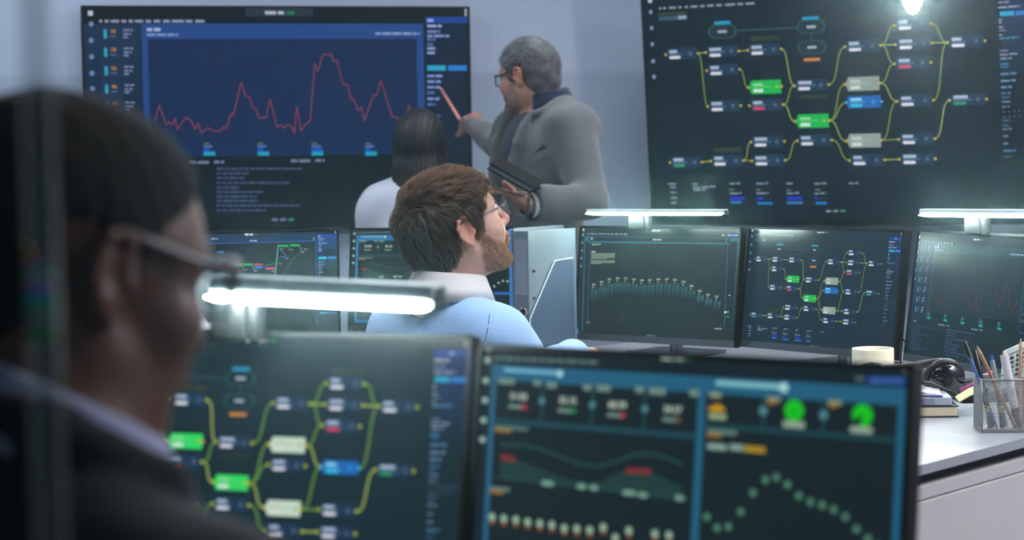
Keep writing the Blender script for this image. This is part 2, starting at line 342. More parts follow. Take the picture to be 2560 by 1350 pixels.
# ---- content: line chart (read on the left wall display)
CHART = [(388,302),(398,263),(415,312),(423,305),(429,313),(437,297),(443,323),(465,293),(477,302),(488,323),(496,308),(503,332),(520,320),(535,328),(550,328),(558,317),(564,323),(578,283),(583,290),(603,205),(613,238),(625,245),(632,270),(640,273),(647,295),(665,295),(675,248),(692,318),(703,312),(712,320),(720,310),(728,317),(736,333),(742,265),(752,328),(762,312),(775,303),(787,160),(795,177),(806,137),(828,135),(833,153),(842,150),(857,210),(869,212),(877,248),(883,248),(895,277),(902,267),(911,302),(933,238),(940,240),(952,202),(980,292),(993,294),(1006,308),(1016,296),(1022,262),(1030,300),(1040,318)]
def chart(ui, red='80404c', w=1., c_in='1c3156', c_fr='2a4f90', c_strip='20406e', low='18262f', sq=('1c9fc0', '1d55c8'), num='c88a3c', side='16264a'):
    ui.src = D['WL']; ui.px = lambda x, y: (x, y); ui.k = ui.d.W / 1.45; k = ui.k
    ui.L(1).rect(209, 60, 357, 575, '1a2f48', cols=[low, low, '1b3250', '1b3250'])
    ui.rect(357, 59, 1061, 389, c_fr); ui.L(2).rect(373, 97, 1044, 389, c_in); ui.rect(357, 352, 1061, 389, c_strip); ui.L(1).rect(357, 389, 1061, 572, low)
    for x in range(440, 1043, 67): ui.L(3).line([(x, 98), (x, 350)], .0012*k, '22406c')
    for y in range(125, 350, 33): ui.line([(375, y), (1042, y)], .0010*k, '223d66')
    ui.L(4).line(CHART, .0042*k*w, red)
    for x, y in ((226, 33), (228, 60), (228, 101), (229, 142), (230, 183), (231, 222)): ui.L(3).bar(x - 6, x + 6, y, 13 if y > 40 else 12, 'c6c6dc' if y < 40 else '6f86b4', 1 if y > 40 else 0)
    for x, wd in zip((755, 800, 862, 928, 980, 1043, 1112, 1177, 1247, 1333, 1417, 1498), (22, 30, 62, 36, 33, 62, 40, 50, 50, 90, 50, 70)): ui.bar((x - wd/2)/3, (x + wd/2)/3, 53, 7, '8c96b4')
    ui.L(1).bar(614, 781, 31, 19, '33465c'); ui.L(2).bar(616, 779, 31, 16, '22323c'); ui.L(3).words(662, 713, 32, 8, 'b4bccc'); ui.bar(717, 736, 32, 8, '2c7d4c')
    for dy in (-6, 0, 6): ui.disc(1164, 31 + dy, 2.6, 'd0d8e4', 8)
    for i, (y, n) in enumerate(zip((84, 130, 176, 222, 266, 310, 354), ('18', '78', '56', '46', '62', '17', '28'))):
        x = 262 + i * 1.2; ui.L(2).rect(x - 13, y - 20, x + 42, y + 20, '1c3350'); ui.L(3).bar(x - 3, x + 5, y + 1, 24, '2fa0c4', 1); ui.text(x + 20, y - 5, 9.5, n, num, .02); ui.bar(x + 12, x + 28, y + 7, 3, '59688c')
        for q, wq in ((-9, 24), (1, 20), (9, 12)): ui.words(x + 46, x + 46 + wq, y + q, 5, '7684ac')
    ui.L(3).words(367, 401, 74, 8, 'a8b8dc'); ui.words(367, 445, 87, 6, '7f96c4'); ui.words(938, 1048, 84, 6, '8aa0d0')
    for i, x in enumerate((388, 523, 658, 793, 927)):
        ui.L(3).bar(x - 14, x + 15, 384, 10, sq[0]); ui.bar(x - 14, x - (0 if i != 3 else -13), 374, 8, sq[1]); ui.bar(x - 14, x + 8, 366, 5, '5a74a8'); ui.bar(x - 14, x, 359, 4, '5c7a50')
    for x0, x1, y in ((472, 525, 406), (535, 560, 405), (727, 780, 402), (788, 812, 401), (262, 285, 408)): ui.L(2).words(x0, x1, y, 7, '6f7c9c')
    for y, x1 in zip((421.8, 433.4, 444.8, 456.9, 468.5, 479.9, 491.5, 502.2, 513.8, 525.9), (754, 622, 611, 724, 599, 662, 642, 646, 750, 667)): ui.words(541, x1, y, 5.5, '3d4c70'); ui.words(262, 262 + (x1 - 541) * .8, y + 6, 5.5, '34455c')
    ui.bar(680, 694, 549, 6, '6a78a0'); ui.bar(700, 716, 549, 6, '6a78a0'); ui.bar(722, 734, 549, 7, '2f8a68')
    ui.L(2).rect(1064, 43, 1172, 560, side, cols=['16222c', '16222c', side, side]); ui.L(3).rect(1064, 42, 1173, 58, '203f98'); ui.L(4).bar(1068, 1083, 51, 7, '9cb4ec'); ui.bar(1068, 1114, 170, 13, '1fa6c8'); ui.bar(1120, 1166, 170, 13, '2480d8'); ui.L(3).rect(1096, 116, 1162, 157, '142036')
    for y, wd, c in ((65, 36, 'a0b0d8'), (79, 32, '7088c0'), (90, 55, '8298cc'), (99, 20, '5a70a8'), (111, 18, '5a70a8'), (121, 22, '90a4d0'), (132, 22, '90a4d0'), (190, 38, '7c98d8'), (204, 36, '7c98d8'), (218, 32, '7c98d8'), (232, 20, '4f70b8'), (247, 30, '7c98d8'), (261, 22, '5272b8'), (290, 36, '3f5890'), (314, 34, '3f5890'), (342, 28, '3f5890'), (385, 24, '3f5890')): ui.L(4).words(1068, 1068 + wd, y, 6, c)

# ---- content: dashboard (read on the near right monitor)
Q2 = lambda x, y: (1180 + x / 2.647, 840 + y / 2.647)
Q3 = lambda x, y: (1720 + x / 2.755, 860 + y / 2.755)
def dash(ui, near=True, blue='235f7e', bg2='17242a', pale='a9c4b4', dots=True):
    ui.src = D['FR']; ui.k = ui.d.W / D['FR'].W; k = ui.k
    lo = lambda f, x, y: D['FR'].loc(*f(x, y)) * k
    a = lo(Q2, 165, 188); b = lo(Q3, 1500, 390); zb = lo(Q2, 165, 290)[1]
    xl0, xl1 = lo(Q2, 125, 400)[0], lo(Q2, 160, 400)[0]; xm0, xm1 = lo(Q3, 66, 500)[0], lo(Q3, 118, 500)[0]; xr0, xr1 = lo(Q3, 1443, 600)[0], lo(Q3, 1500, 600)[0]
    zt = a[1]; zbot = -ui.d.H/2 + .03 * k
    ui.L(1).rloc(xl0, zbot, xr1, zt, blue); ui.L(2).rloc(xl1, zbot + .008*k, xm0, zb, bg2); ui.rloc(xm1, zbot + .008*k, xr0, zb, bg2)
    zd = lo(Q2, 800, 610)[1]; ui.L(3).rloc(xl1, zd - .003*k, xm0, zd + .003*k, '1e4650'); zd3 = lo(Q3, 700, 605)[1]; ui.rloc(xm1, zd3 - .003*k, xr0, zd3 + .003*k, '1c4048')
    for xx in (470, 803, 1150): x, z = lo(Q2, xx, 430); ui.rloc(x - .0016*k, zd, x + .0016*k, zb, '1e4650')
    for xx in (525, 940): x, z = lo(Q3, xx, 470); ui.rloc(x - .0016*k, zd3, x + .0016*k, zb, '1e4650')
    ui.px = Q2
    for x, y in ((115, 78), (110, 160), (97, 295), (92, 425), (82, 557), (75, 685)): ui.L(3).bar(x - 20, x + 20, y, 38, '8fb0a4' if y < 700 else '5c8088', .8)
    x = 155
    for w in (26, 26, 50, 34, 34, 56, 38, 50, 48, 78, 48, 60): ui.bar(x, x + w, 148 + (x - 155) * .042, 22, '5f7a72'); x += w + 12
    ui.words(1258, 1408, 146, 26, pale, 149); ui.bar(1418, 1468, 150, 24, '1f6a34')
    ui.L(4).bar(215, 600, 235, 26, '6fb0cc', 1); ui.L(5).disc(590, 250, 24, 'a5d8e0')
    for x0, x1, y, h in ((180, 290, 300, 36), (412, 464, 312, 36), (500, 568, 325, 40), (742, 798, 340, 40), (830, 924, 346, 42), (1087, 1143, 355, 42), (1178, 1288, 366, 46), (1446, 1508, 378, 46)): ui.L(4).bar(x0, x1, y, h, '6d8a80', .5)
    for (x, y), n, c in zip(((315, 402), (640, 428), (968, 458), (1333, 488)), ('51.03', '25.15', '60.39', '34.27'), ('c43840', '22963c', 'c43840', '7a5a48')):
        ui.text(x, y, 44, n, 'c2d4c4', .03); ui.L(4).bar(x - 65, x + 20, y + 66, 22, '74938a'); ui.bar(x + 22, x + 52, y + 68, 24, c); ui.L(4)
    for x, y in ((470, 430), (803, 455), (1150, 482)): ui.disc(x, y, 24, '4f878e')
    ui.bar(160, 378, 608, 26, '55716c'); ui.L(5).bar(160, 268, 626, 20, '9a7228'); ui.L(4).bar(128, 258, 1012, 26, '5d7a70'); ui.L(5).bar(128, 215, 1034, 20, '9a6a28'); ui.L(4)
    W1 = [(205, 722), (330, 716), (450, 745), (550, 785), (720, 848), (830, 862), (950, 832), (1080, 782), (1200, 776), (1330, 820), (1410, 862)]
    W2 = [(200, 800), (290, 815), (420, 862), (560, 920), (700, 962), (850, 968), (950, 910), (1050, 890), (1180, 895), (1290, 950), (1400, 1005)]
    xs = np.arange(205, 1405, 15)
    for x in xs:
        y1 = np.interp(x, *zip(*W1)); y2 = np.interp(x, *zip(*W2)); y3 = 940 + (x - 200) * .122
        ui.L(3).rect(x - 3, y1 - 14, x + 3, y1 + 14, '2f5a58'); rd = (x < 285) or (1020 < x < 1190)
        ui.rect(x - 2.5, y2 + (22 if rd else 0), x + 2.5, y3, '2f5c54'); 
        if rd: ui.rect(x - 6, y2 - 16, x + 6, y2 + 20, '8c3030')
    for x0, x1, y in ((468, 546, 975), (702, 760, 996), (785, 840, 1004), (1003, 1090, 1038), (1105, 1168, 1052), (1352, 1410, 1072)): ui.L(4).bar(x0, x1, y, 34, '74a08e', .8)
    ui.L(3).line([(150, 935), (1440, 1085)], .001*k, '2f5a58')
    for x, y in ((140, 1197), (217, 1208), (297, 1216), (375, 1230), (455, 1240), (535, 1250), (617, 1272), (700, 1275), (785, 1284), (875, 1266), (955, 1335), (1045, 1288), (1217, 1308), (1310, 1318)): ui.L(4).disc(x, y, 27, '93b49c', 12); ui.L(3).bar(x - 17, x + 17, y + 36, 22, '8a4a26')
    for x in range(140, 1420, 78): ui.L(4).disc(x, 1400 + (x - 140)*.12, 24, '7fa08c', 12)
    ui.px = Q3
    ui.L(4).bar(195, 690, 282, 34, '7fc0c8', 1); ui.L(5).disc(668, 300, 34, 'a8dcdc')
    ui.L(4).bar(1240, 1518, 252, 56, '16357c'); ui.L(5).words(1260, 1500, 253, 22, '4a74b8'); ui.L(4).bar(1160, 1220, 240, 30, '4f6a68', .6)
    for dy in (-22, 0, 22): ui.disc(1500, 175 + dy, 9, '7f9c84', 8)
    ui.bar(155, 235, 352, 34, '8a9a78', .6); ui.text(205, 443, 50, '30', 'd2a017', .05); ui.bar(150, 258, 450, 26, 'c89818'); ui.bar(150, 270, 500, 36, '93a884', .4)
    for x, y in ((598, 382), (1020, 405)): ui.bar(x - 50, x + 44, y, 32, '8a8f6c', .6); ui.L(5).bar(x - 36, x + 10, y + 22, 22, 'a86a2a', .6); ui.L(4)
    for x, y in ((525, 460), (940, 488)): ui.disc(x, y, 32, '4f878e')
    ui.disc(737, 458, 74, '16c41c', 26); ui.L(5).disc(737, 464, 13, '10301a'); ui.L(4).disc(1207, 492, 77, '16c41c', 26, -100, 205); ui.L(5).disc(1202, 500, 13, '10301a'); ui.L(4)
    ui.bar(658, 812, 555, 46, '8fa692', .8); ui.bar(1122, 1278, 592, 46, '8fa692', .8)
    ui.bar(140, 342, 606, 30, '64807a'); ui.L(5).bar(140, 238, 630, 22, '9a7228'); ui.L(4).words(140, 388, 708, 40, '86a39a', 716); ui.words(395, 556, 726, 42, 'a98c1c', 730)
    if dots:
        for x, y in ((137, 1190), (207, 1265), (285, 1257), (370, 1155), (455, 1025), (540, 935), (615, 918), (692, 968), (770, 1045), (850, 1087), (930, 1110), (1010, 1140), (1090, 1190), (1167, 1275), (1245, 1340), (1320, 1390)): ui.disc(x, y, 28, '4d7f68', 12)
    ui.px = lambda x, y: (x, y)

# ---- content: bar chart with values
Q5 = lambda x, y: (1400 + x / 3.9708, 540 + y / 3.9708)
def bars(ui):
    ui.px = Q5; k = 1.
    for x, y, w in ((236, 137, 17), (232, 186, 15), (226, 265, 14), (221, 343, 14), (216, 420, 17), (211, 497, 17)): ui.L(2).bar(x - w/2, x + w/2, y, 24, 'b8ccc0' if y < 160 else '7fa0a0', 1 if y > 160 else 0)
    for x, w in zip((271, 293, 325, 358, 385, 417, 453, 486, 522, 566, 611, 652), (8, 11, 30, 15, 13, 28, 18, 25, 23, 42, 22, 36)): ui.bar(x - w/2, x + w/2, 177 + (x - 271)*.012, 10, '9aaeac')
    ui.L(1).bar(845, 1110, 148, 34, '35504e'); ui.L(2).bar(848, 1107, 148, 28, '28403f'); ui.L(3).words(915, 998, 147, 12, 'cfdccc'); ui.bar(1004, 1030, 149, 12, '2f7d4a')
    for dy in (-12, 0, 12): ui.disc(1772, 153 + dy, 4, 'd6e2d6', 8)
    ui.L(1).line([(252, 215), (222, 1140)], .0045, '2c5f72'); ui.line([(1770, 215), (1722, 1150)], .004, '2f6478'); ui.line([(252, 205), (1775, 220)], .003, '2f5a62'); ui.line([(300, 262), (272, 1110)], .0025, '2d5a74'); ui.line([(1668, 282), (1632, 1110)], .0035, '2c5878'); ui.L(2).line([(285, 257), (1680, 276)], .0042, '33788a'); ui.rect(255, 200, 290, 250, '2f7088'); ui.rect(1690, 222, 1775, 256, '2f6f84')
    ui.rect(1655, 178, 1780, 208, '1f4f96'); ui.L(3).bar(1610, 1638, 193, 11, 'b4c8bc'); ui.bar(1665, 1708, 193, 10, 'a4c4dc'); ui.bar(1718, 1770, 194, 10, 'a4c4dc')
    ui.bar(308, 328, 224, 24, 'a4b8ac', .6); ui.words(926, 1014, 236, 13, 'c0d0c0')
    for dy in (-11, 0, 11): ui.disc(1655, 243 + dy, 4, 'c6d6c6', 8)
    ui.words(320, 410, 281, 11, 'a8b8a4'); ui.bar(322, 352, 294, 8, '7a6a30'); ui.bar(316, 356, 355, 16, '9fb4a0')
    for i in range(6): ui.words(313, (552, 550, 550, 548, 548, 470)[i], 373 + i * 10, 7, '8aa48e', seed=i)
    for i in range(4): ui.words(310, (548, 546, 546, 418)[i], 443 + i * 10, 7, '8aa48e', seed=i + 9)
    vals = [(337, 684, '472'), (417, 657, '527'), (496, 630, '591'), (577, 618, '612'), (656, 620, '612'), (737, 632, '592'), (816, 641, '578'), (897, 639, '591'), (980, 631, '609'), (1064, 628, '619'), (1145, 635, '610'), (1228, 656, '578'), (1308, 697, '508'), (1390, 745, '426'), (1473, 782, '363'), (1558, 802, '335')]
    for i, (x, y, t) in enumerate(vals):
        ui.L(4).text(x, y, 21, t, 'c4d4bc', .015); ui.disc(x - 4, y + 27, 7, 'c9b84e' if i in (3, 4, 7, 8, 9, 10) else 'c4d4c4', 8)
        top = y + 44; ln = 120 if i < 12 else 85; br = 1. if i < 13 else 1.25; bgc = tuple(lin('22343a'))
        for dx, wv, s_ in ((-30, 20, .7), (-9, 18, .55), (12, 12, .8), (27, 9, 1.15)):
            tc = tuple(q * s_ * br for q in lin('3c7074')); xx = x + dx - (y - 640) * 0
            ui.L(2).rect(xx, top, xx + wv, top + ln, '000000', cols=[bgc, bgc, tc, tc])
    ui.L(3).disc(1643, 956, 12, 'eef4ea', 12); ui.disc(1668, 952, 13, '48b08c', 10); ui.bar(1648, 1690, 1000, 20, '1f7a52', 1)
    for x in (878, 908, 940): ui.bar(x - 11, x + 11, 1187, 9, '7fa08c' if x < 930 else '4f9a70')
    ui.words(266, 302, 1054, 9, '8f8f66'); ui.bar(266, 312, 1065, 5, '7a5a30'); ui.words(1536, 1612, 1118, 9, 'b8ccb8'); ui.bar(1560, 1612, 1132, 5, '7a5a30'); ui.bar(1676, 1698, 788, 7, 'd0dccc')
    ui.px = lambda x, y: (x, y)

# ---- content: schedule with coloured spans
Q4 = lambda x, y: (490 + x / 4.22, 540 + y / 4.22)
def gantt(ui):
    ui.px = Q4
    ui.L(1).rect(-500, 155, 1265, 270, '25406c', cols=['22406c', '22406c', '22333c', '22333c']); ui.L(2).line([(-480, 308), (1265, 262)], .0026, '2f66b0'); ui.L(2).line([(1262, 262), (1275, 1150)], .0026, '2f5f98')
    ui.L(2).bar(430, 730, 192, 38, '2c4656'); ui.L(3).bar(433, 727, 192, 33, '253842'); ui.L(4).words(514, 604, 196, 18, 'dfe6ea'); ui.bar(612, 650, 194, 16, '2f7d4a'); ui.words(568, 650, 262, 14, 'a9b8cc'); ui.words(155, 232, 240, 14, '9aa9bc')
    for dy in (-8, 0, 8): ui.disc(1473, 168 + dy, 5, 'd4dcda', 8); ui.disc(1241, 240 + dy, 4, 'c4ccca', 8)
    ui.L(3).rect(1272, 195, 1492, 228, '2147a4'); ui.L(2).rect(1275, 228, 1500, 560, '1f3a5c', cols=['26444e', '26444e', '21457e', '21457e']); ui.L(4).bar(1288, 1312, 212, 14, '9cc0f0'); ui.bar(1290, 1378, 443, 26, '2cc4da'); ui.bar(1392, 1480, 440, 26, '2f8cd8'); ui.L(3).rect(1345, 345, 1475, 425, '1f3448')
    for y, w, c in ((240, 60, '7aa4d8'), (265, 52, '5f88c0'), (288, 100, '7a9cd0'), (306, 44, '5f88c0'), (330, 36, '5f88c0'), (350, 36, '84a4c8'), (368, 36, '84a4c8'), (482, 70, '7ca4c0'), (510, 68, '7ca4c0'), (538, 46, '6f98b8'), (566, 44, '6f98b8'), (594, 58, '7ca4c0'), (622, 32, '5f88a8')): ui.L(4).words(1290, 1290 + w, y, 11, c)
    ui.bar(1295, 1480, 725, 20, '38b4c8'); ui.bar(1305, 1385, 1022, 16, '4aa0d0'); ui.bar(1390, 1488, 1020, 16, '5a80c0')
    G, P_, B = '2cae62', 'c8407c', '3c74d8'
    for x0, x1, y, c in ((862, 970, 315, G), (988, 1090, 310, G), (400, 486, 515, G), (498, 595, 512, G), (588, 690, 640, G), (610, 703, 512, 'b84452'), (733, 833, 553, P_), (620, 700, 543, B), (385, 470, 635, B), (600, 650, 670, B), (380, 470, 715, B), (115, 190, 455, B), (225, 295, 380, '2f6fb0'), (275, 370, 1040, '3f94c8'), (238, 305, 470, '2c8a5c'), (90, 150, 590, '3c68b0')): ui.L(4).bar(x0, x1, y, 22, c)
    for pts, c, w in (([(832, 660), (866, 325)], '62c49c', .0022), ([(690, 640), (735, 718)], G, .0022), ([(1090, 310), (1122, 385)], G, .002), ([(890, 640), (940, 590), (1010, 470), (1090, 385)], '5f7480', .0014), ([(705, 524), (780, 512), (868, 496)], '2f9a6c', .0014), ([(485, 515), (500, 570)], G, .0016), ([(595, 512), (612, 580)], G, .0016), ([(470, 635), (600, 700)], '4a5fa8', .0014), ([(880, 345), (950, 420)], '7f93a4', .0012), ([(965, 320), (990, 350)], '5f9a8c', .0012)): ui.L(3).line(pts, w, c)
    for x0, x1, y in ((890, 920, 350), (985, 1025, 355), (1105, 1145, 380), (1140, 1180, 350), (500, 540, 568), (610, 650, 580), (800, 832, 585), (880, 905, 505), (950, 975, 450), (430, 462, 680), (760, 820, 640), (420, 480, 580), (285, 360, 1085), (285, 360, 1120)): ui.L(4).words(x0, x1, y, 10, '8494a8')
    for x0, x1, y in ((885, 955, 430), (660, 690, 668)): ui.bar(x0, x1, y, 12, '4a64c0')
    ui.px = lambda x, y: (x, y)
# ---------------------------------------------------------------- room
cB = A3(.583, 7.931); aB = A3(-2.6, 7.095); eB = A3(3.287, 6.435)
wallseg('wall_back', cB, aB); wallseg('wall_right', eB, cB); wallseg('wall_left', aB, A3(-2.6, -1.3)); wallseg('wall_front', A3(-2.6, -1.3), A3(3.287, -1.3)); wallseg('wall_side', A3(3.287, -1.3), eB)
poly = [(*aB, 0), (-2.6, -1.3, 0), (3.287, -1.3, 0), (*eB, 0), (*cB, 0)]
def slab(name, z0, z1, mt):
    vs = [(x, y, z0) for x, y, _ in poly] + [(x, y, z1) for x, y, _ in poly]
    return struct(MB().add(vs, [(4, 3, 2, 1, 0), (5, 6, 7, 8, 9)] + [(i, (i+1) % 5, (i+1) % 5 + 5, i + 5) for i in range(5)]).build(name, mt))
slab('floor', -.1, 0, carpet); slab('ceiling', 2.75, 2.85, ceilm)

# ---------------------------------------------------------------- wall displays
t, ui = device('WL', 'wall_display', 'large wall-mounted display showing a red line chart on blue, left of the standing man', 'display', 'wall displays', wall=True, chin=.010, bg='0c161e', back=.035)
chart(ui, low='0e1820', c_in='142850', c_fr='24488a', c_strip='183660', side='10203e'); ui.build(t)
MB().box((0, .056, 0), (.5, .045, .35)).build('wall_bracket', black_plastic, t)
t, ui = device('WR', 'wall_display', 'large wall-mounted display showing green and yellow linked nodes, above the monitors on the right', 'display', 'wall displays', wall=True, chin=.010, bg='0c1a28', back=.035)
flow(ui, dot='c4b03c'); ui.build(t)
br = MB(); br.box((0, .05, 0), (.45, .03, .35)); br.box((0, .22, .02), (.07, .36, .07)); br.box((0, .41, .02), (.3, .03, .3)); br.build('wall_bracket', black_plastic, t)

# ---------------------------------------------------------------- desk monitors
GA = 'monitors on the long white desk'; GB = 'monitors on the back desk'; GC = 'monitors in front of the seated man in navy'
t, ui = device('M1', 'monitor', 'monitor showing a teal bar chart with number values, beside the grey ring binder', 'monitor', GA, bg='243237'); bars(ui); ui.build(t)
t, ui = device('M2', 'monitor', 'monitor showing linked green nodes, behind the cream mug', 'monitor', GA, bg='1b2d3b'); flow(ui); ui.build(t)
t, ui = device('M3', 'monitor', 'monitor showing a dim red line chart, behind the headphones and pen cup', 'monitor', GA, bg='1b2c32')
chart(ui, red='6e3c36', w=.9, c_in='1c3038', c_fr='20444c', c_strip='1e383e', low='1b2c32', sq=('1f9a88', '1f6a80'), num='8c8a40', side='1c3a3c'); ui.build(t)
t, ui = device('A1', 'monitor', 'monitor showing green and red schedule bars, beside the face of the man in navy', 'monitor', GB, bg='22323a'); gantt(ui); ui.build(t)
t, ui = device('A2', 'monitor', 'monitor with a number dashboard, partly behind the head of the man in blue sweater', 'monitor', GB, bg='1c2a30'); dash(ui, dots=False, blue='2b74a8')
ui.src = D['A2']; ui.k = 1
for x, y in ((1236.5, 715.8), (1247, 707.3), (1258, 702.5), (1269.3, 703.2)): ui.L(5).disc(x, y, 3, '9fb8ac', 8)
ui.rect(1236, 730, 1284, 737, '2a66b4'); ui.bar(1262, 1276, 769, 5, 'b03a50'); ui.bar(1234, 1250, 769, 5, '2c8a78')
ui.build(t)
t, ui = device('FL', 'monitor', 'near monitor with bright green and white linked nodes, just past the man in navy', 'monitor', GC, bg='172a32', chin=.02)
flow(ui, blue='n14', thick=1.7, lime='5f8f3c', dot='a9b824', gcol='2fd862', rcol='c4dcc6'); ui.build(t)
t, ui = device('FR', 'monitor', 'near monitor with a blue framed dashboard and two green discs, in the lower right foreground', 'monitor', GC, bg='15212a', chin=.02); dash(ui); ui.build(t)

# ---------------------------------------------------------------- desks
white_lam = mat('white_laminate', '9fa3ab', .32, var=.015, scale=8)
white_edge = mat('white_edge_band', 'c6c5ca', .5, var=.02)
pale_body = mat('pale_grey_cabinet', 'c9c7ca', .5, var=.02, scale=12)
dark_gap = mat('dark_shadow_gap', '2a2c30', .7)
U_ = A3(.766, -.643, 0); V_ = A3(.643, .766, 0); RD = np.stack([U_, V_, A3(0, 0, 1)], 1)
def uv(u, v, z=0): return U_ * u + V_ * v + A3(0, 0, z)
DZ = .74
dk = thing('desk', 'long white L-shaped desk carrying three monitors, books and the pen cup', 'desk', uv(-2.6, 4.2, 0), math.atan2(-.643, .766))
def dl(u, v, z): return A3(u + 2.6, v - 4.2, z)     # desk-local
shape = [(-1.69, 2.75), (-1.69, 4.9), (-3.56, 4.9), (-3.56, 3.68), (-2.34, 3.68), (-2.34, 2.75)]
vs = [dl(u, v, DZ - .018) for u, v in shape] + [dl(u, v, DZ) for u, v in shape]
MB().add(vs, [(5, 4, 3, 2, 1, 0), (6, 7, 8, 9, 10, 11)] + [(i, (i+1) % 6, (i+1) % 6 + 6, i + 6) for i in range(6)]).build('worktop', white_lam, dk)
for u, v, du, dv in ((-3.51, 4.3, .03, 1.1), (-1.74, 4.5, .03, .7)): MB().box(dl(u, v, .36), (du, dv, .72)).build('leg', white_edge, dk)
MB().box(dl(-2.65, 4.85, .5), (1.7, .02, .35)).build('back_panel', white_edge, dk)
pd = thing('drawer_cabinet', 'pale grey drawer cabinet under the near end of the long white desk', 'cabinet', uv(-2.0, 3.4, 0), math.atan2(-.643, .766))
def pl(u, v, z): return A3(u + 2.0, v - 3.4, z)
MB().rbox(pl(-2.02, 3.42, .335), (.63, 1.3, .67), .003).build('body', pale_body, pd)
MB().rbox(pl(-2.02, 3.18, .6845), (.63, .82, .025), .002).rbox(pl(-2.02, 3.835, .6845), (.63, .47, .025), .002).build('top_panel', pale_body, pd)
MB().box(pl(-2.03, 3.42, .7095), (.6, 1.25, .0225)).build('spacer', dark_gap, pd)
dr = MB().rbox(pl(-2.02, 2.765, .5), (.6, .02, .28), .003).build('drawer', pale_body, pd); MB().rbox(pl(-2.02, 2.745, .58), (.14, .02, .012), .004).build('handle', steel, dr)
def simple_desk(label, c, yaw, w, dpt):
    t = thing('desk', label, 'desk', (*c, 0), R(yaw)); MB().rbox((0, 0, DZ - .0125), (w, dpt, .025), .003).build('worktop', white_lam, t)
    for sx in (-1, 1):
        for sy in (-1, 1): MB().rbox((sx * (w/2 - .05), sy * (dpt/2 - .05), (DZ - .025) / 2), (.05, .05, DZ - .025), .004).build('leg', steel, t)
    return t
simple_desk('white desk holding the two nearest monitors, before the man in navy', (-.02, 2.36), -28, 1.6, .72)
simple_desk('white desk behind the man in the blue sweater, carrying two monitors', (-.68, 5.86), 12, 1.4, .5)

# ---------------------------------------------------------------- monitor light bars
def led_mat(name, c, s):
    m = bpy.data.materials.new(name); m.use_nodes = True; b = m.node_tree.nodes['Principled BSDF']; b.inputs['Base Color'].default_value = (.9, .9, .9, 1)
    b.inputs['Emission Color'].default_value = (*c, 1); b.inputs['Emission Strength'].default_value = s; return m
led_w = led_mat('cool_white_led', (.74, 1., .92), 240.); led_v = led_mat('white_led', (.84, 1., .97), 190.)
bar_metal = mat('light_bar_aluminium', 'c8d0d0', .4, .3, var=.05); bar_dark = mat('light_bar_end_cap', '2c3638', .5); clamp_m = mat('light_bar_clamp', '14181a', .6)
def light_bar(label, pl_, pr_, h, led, n, clamp_to, hh=None, dep=.03):
    """strip from pl_ to pr_ (world), strip height h; the clamp reaches down to the top edge of its monitor"""
    pl_, pr_ = A3(*pl_), A3(*pr_); L_ = np.linalg.norm(pr_ - pl_); c = (pl_ + pr_) / 2
    Mx = frame(pr_ - pl_, A3(-(pr_ - pl_)[1], (pr_ - pl_)[0], 0)); t = thing('light_bar', label, 'lamp', c, Matrix(Mx.tolist()).to_euler(), 'clip-on light bars')
    hh = hh or h * 1.6
    MB().rbox((.006, dep / 2 - .004, hh * .5 + h * .42), (L_ + .006, dep, hh), min(hh, dep) * .3, 3).build('housing', bar_metal, t, 'auto')
    MB().rbox((L_ / 2 + .0065, dep / 2 + .0, hh * .4 + h * .1), (.009, dep * .9, hh * 1.2), .003, 2).build('end_cap', bar_dark, t, 'auto')
    # scalloped row of leds behind one lens
    top = []; m_ = n * 6
    for i in range(m_ + 1):
        x = -L_/2 + L_ * i / m_; e = min(1, (i / m_) * n * .55, (1 - i / m_) * n * .55 + .25); top.append((x, (h * .5 - .12 * h * (1 - abs(math.sin(math.pi * i / 6)))) * math.sqrt(max(.02, e)) - h * .05))
    bot = [(x, -h * .5 * (math.sqrt(max(.03, min(1, (i / m_) * 14, (1 - i / m_) * 26 + .3)))) ) for i, (x, _) in enumerate(top)]
    MB().prism(top + bot[::-1], -.003, .005).build('led_strip', led, t)
    q = MB(); cl = Mx.T @ (A3(*clamp_to) - c)
    zt = h * .3; q.rbox((cl[0], dep * .75 + .012, (cl[2] + zt) / 2), (.05, .022, abs(cl[2] - zt) + .006), .005); q.rbox((cl[0] + .027, dep + .014, (cl[2] + h) / 2), (.022, .024, abs(cl[2]) + .02), .008)
    q.build('clamp', clamp_m, t, 'auto'); return t
d = D['FL']; light_bar('bright light bar across the near left monitor, in front of the man in navy', at(515, 741, 2.36), at(1068, 767, 2.24), .0105, led_v, 22, d.world(-.02, .02, d.H/2), .021, .03)
d = D['M1']; light_bar('slim light bar clipped on the bar chart monitor, just right of the standing man', at(1465, 534, 5.50), at(1803, 535, 5.22), .0072, led_w, 44, d.world(0, .012, d.H/2), .009, .026)
d = D['M3']; light_bar('light bar over the dim red line chart monitor, cut by the frame edge', at(2298, 537.5, 4.74), at(2665, 541, 4.30), .0088, led_v, 48, d.world(0, .012, d.H/2), .011, .026)

